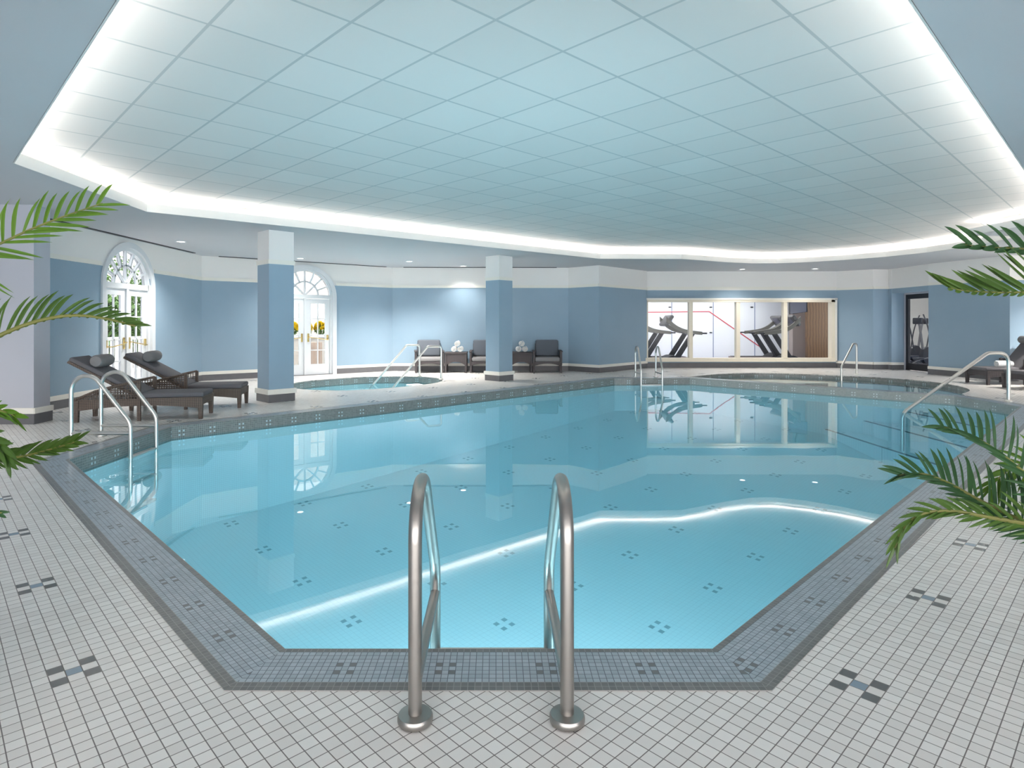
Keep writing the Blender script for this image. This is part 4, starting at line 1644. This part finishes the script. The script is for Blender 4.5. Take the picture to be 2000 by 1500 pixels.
# fence and trees beyond the first door
fn = thing('white_fence', 'white picket balustrade outside the left arched door', 'fence', (-9.6, 16.0, -0.02), 0)
rb = B()
rb.box((0, 0, 0.99), (0.10, 6.4, 0.08)).box((0, 0, 0.14), (0.08, 6.4, 0.07))
rb.build('rail', MAT['fence'], fn)
for k in range(32):
    B().box((0, -3.1 + k * 0.2, 0.48), (0.05, 0.07, 0.96)).build('baluster', MAT['fence'], fn)
for k, (x, y, s) in enumerate(((-12.0, 19.0, 1.0), (-12.6, 22.6, 1.35), (-17.5, 27.5, 2.0), (-15.6, 22.6, 1.4))):
    blob_bush('garden_tree', (x, y, 0), (s * 0.9, s * 0.9, s * 1.15), 2600, 0.17, MAT['bush'],
              ['leafy green tree just beyond the white fence', 'leafy green tree right of centre beyond the fence', 'tallest leafy green tree in the garden', 'leafy green tree at the left beyond the fence'][k], 'tree', 'garden trees outside the left door')


# ------------------------------------------------------------------ palms in the foreground
def at(px, py, d):
    return Vector(((px - CX) / FPX * d, d, HC - (py - CY) / FPX * d))


def frond(parent, pts, nl, lup, ldn, mat, seed=0, r=0.008, aup=62, adn=45, curve=0.18, wid=0.011, taper=0.55, fold=0.25):
    """pts = rachis from base to tip (world points); leaflets in pairs on both sides, their plane facing the viewer side"""
    rnd = random.Random(seed)
    off = Vector(parent.location)
    P = [Vector(p) for p in smooth_path(pts, 8)]
    n = len(P)
    L = [0.0]
    for i in range(1, n):
        L.append(L[-1] + (P[i] - P[i - 1]).length)
    tot = L[-1]

    def sample(s):
        for i in range(1, n):
            if L[i] >= s or i == n - 1:
                t = (s - L[i - 1]) / max(1e-6, L[i] - L[i - 1])
                return P[i - 1].lerp(P[i], min(1, max(0, t))), (P[i] - P[i - 1]).normalized()
    b = B()
    for k in range(nl):
        f = (k + 0.5) / nl
        s = tot * (0.04 + 0.96 * f)
        p, t = sample(s)
        view = Vector((0, 1, 0))
        side = view.cross(t).normalized()
        if side.z < 0:
            side = -side
        prof = (0.70 + 0.6 * f) if f < 0.45 else (0.97 - (1 - taper) * (f - 0.45) / 0.55)
        for sg, base, ang in ((1, lup, aup), (-1, ldn, adn)):
            if base <= 0:
                continue
            ln = base * prof * rnd.uniform(0.9, 1.08)
            a = math.radians(ang * (1 - 0.55 * max(0, f - 0.4) / 0.6) + rnd.uniform(-4, 4))
            d0 = t * math.cos(a) + side * sg * math.sin(a)
            d0 = (d0 + Vector((0, rnd.uniform(-0.12, 0.12) - fold, 0))).normalized()
            m = 6
            wv = view.cross(d0).normalized()
            nn = d0.cross(wv).normalized()
            vs = []
            q = p.copy()
            dirv = d0.copy()
            tgt = (t * 0.9 + Vector((0, 0, -0.55 if sg < 0 else -0.25))).normalized()
            w0 = wid * rnd.uniform(0.85, 1.1)
            roll_ = rnd.uniform(-0.5, 0.5)
            for j in range(m + 1):
                g = j / m
                w = w0 * (math.sin(PI * min(1, 0.18 + 0.82 * g)) ** 0.7) * (1 if g < 0.98 else 0.05)
                wvv = (wv * math.cos(roll_) + nn * math.sin(roll_))
                vs += [q - wvv * w, q + nn * w * 0.45, q + wvv * w]
                q = q + dirv * (ln / m)
                dirv = (dirv + tgt * curve * 0.9 * g).normalized()
            fs = []
            for j in range(m):
                o = 3 * j
                fs += [(o, o + 3, o + 4, o + 1), (o + 1, o + 4, o + 5, o + 2)]
            b.add([v - off for v in vs], fs, smooth=True)
    fo = b.build('frond', mat, parent)
    B().tube([p - off for p in P], [r * (1 - 0.72 * i / (n - 1)) for i in range(n)], 8).build('midrib', MAT['stem'], fo)
    return fo


def palm(name, loc, label, crown):
    t = thing(name, label, 'potted plant', loc)
    B().lathe([(0.19, 0.0), (0.20, 0.02), (0.25, 0.40), (0.27, 0.43), (0.25, 0.45), (0.23, 0.40)], 28).build('pot', MAT['pot'], t)
    B().lathe([(0.001, 0.40), (0.228, 0.40), (0.228, 0.405), (0.001, 0.415)], 20).build('soil', MAT['soil'], t)
    c = Vector(crown) - Vector(loc)
    B().tube(smooth_path([(0, 0, 0.40), (c.x * 0.3, c.y * 0.3, 0.40 + (c.z - 0.40) * 0.5), tuple(c)], 6), 0.035, 10).build('trunk', MAT['trunk'], t)
    return t


cl = Vector((-2.20, 2.0, 0.86))
lp = palm('potted_palm', (-2.25, 1.95, 0.0), 'potted palm at the left edge, bright arching fronds reaching over the deck', cl)
d = 2.0
frond(lp, [cl, at(-190, 560, d), at(-60, 500, d), at(0, 476, d), at(60, 448, d), at(130, 421, d), at(200, 397, d)], 36, 0.24, 0.33, MAT['leafy'], 1, r=0.007, aup=68, adn=40, wid=0.0058, curve=0.30, taper=0.42)
frond(lp, [cl, at(-160, 760, 1.9), at(-60, 690, 1.9), at(0, 655, 1.9), at(70, 628, 1.9), at(140, 616, 1.9), at(205, 622, 1.9), at(265, 637, 1.9)], 42, 0.215, 0.03, MAT['leafa'], 2, r=0.010, aup=44, adn=20, wid=0.0066, curve=0.34, taper=0.38)
frond(lp, [cl, at(-160, 740, 1.85), at(-60, 705, 1.85), at(-22, 705, 1.85)], 18, 0.08, 0.08, MAT['leafd'], 3, wid=0.006)
frond(lp, [cl, at(-150, 830, 1.9), at(-60, 808, 1.9), at(-10, 800, 1.9), at(30, 812, 1.9)], 26, 0.12, 0.14, MAT['leafy'], 4, wid=0.008, aup=30)
frond(lp, [cl, at(-150, 900, 2.05), at(-40, 892, 2.05), at(30, 893, 2.05), at(90, 880, 2.05), at(150, 862, 2.05)], 34, 0.16, 0.13, MAT['leafa'], 5, wid=0.007, aup=36, adn=26, curve=0.25)
frond(lp, [cl, at(-140, 870, 1.8), at(-60, 850, 1.8), at(-15, 858, 1.8), at(15, 888, 1.8)], 26, 0.17, 0.17, MAT['leafa'], 6, wid=0.010, aup=30, adn=40)
frond(lp, [cl, at(-130, 960, 1.8), at(-60, 985, 1.8), at(-25, 998, 1.8), at(5, 1002, 1.8)], 18, 0.09, 0.08, MAT['leafd'], 7, wid=0.006, aup=18, adn=26)

cr = Vector((2.42, 2.1, 0.72))
rp = palm('potted_palm', (2.50, 2.1, 0.0), 'potted palm at the right edge, dark drooping fronds hanging over the deck', cr)
frond(rp, [cr, at(2260, 640, 2.2), at(2150, 530, 2.2), at(2060, 494, 2.2), at(2000, 486, 2.2), at(1940, 483, 2.2), at(1885, 478, 2.2)], 28, 0.20, 0.12, MAT['leafd'], 11, r=0.006, aup=58, adn=20, wid=0.0115, curve=0.25, taper=0.75)
frond(rp, [cr, at(2240, 680, 2.1), at(2120, 590, 2.1), at(2050, 574, 2.1), at(2000, 571, 2.1), at(1940, 571, 2.1), at(1880, 567, 2.1), at(1855, 562, 2.1)], 46, 0.42, 0.08, MAT['leafa'], 12, r=0.006, aup=36, adn=32, wid=0.0075, curve=-0.02, taper=0.34)
frond(rp, [cr, at(2170, 1000, 2.0), at(2070, 970, 2.0), at(2000, 922, 2.0), at(1950, 882, 2.0), at(1895, 850, 2.0), at(1835, 832, 2.0)], 38, 0.22, 0.22, MAT['leafd'], 13, r=0.008, aup=74, adn=18, wid=0.0070, curve=0.2, taper=0.45)
frond(rp, [cr, at(2140, 1050, 2.1), at(2040, 1030, 2.1), at(1970, 1005, 2.1), at(1910, 975, 2.1), at(1850, 942, 2.1), at(1800, 925, 2.1), at(1755, 928, 2.1)], 42, 0.255, 0.20, MAT['leafd'], 14, r=0.009, aup=62, adn=24, wid=0.0075, curve=0.2, taper=0.42)
frond(rp, [cr, at(2100, 1040, 1.95), at(2000, 1022, 1.95), at(1930, 1010, 1.95), at(1860, 998, 1.95), at(1800, 1004, 1.95), at(1762, 1035, 1.95), at(1748, 1070, 1.95)], 36, 0.18, 0.13, MAT['leafa'], 15, r=0.009, aup=36, adn=24, wid=0.0068, curve=0.3, taper=0.5)
frond(rp, [cr, at(2120, 930, 2.3), at(2050, 900, 2.3), at(2000, 905, 2.3), at(1960, 925, 2.3), at(1930, 960, 2.3)], 26, 0.19, 0.19, MAT['leafy'], 16, r=0.006, aup=50, adn=50, wid=0.0075)
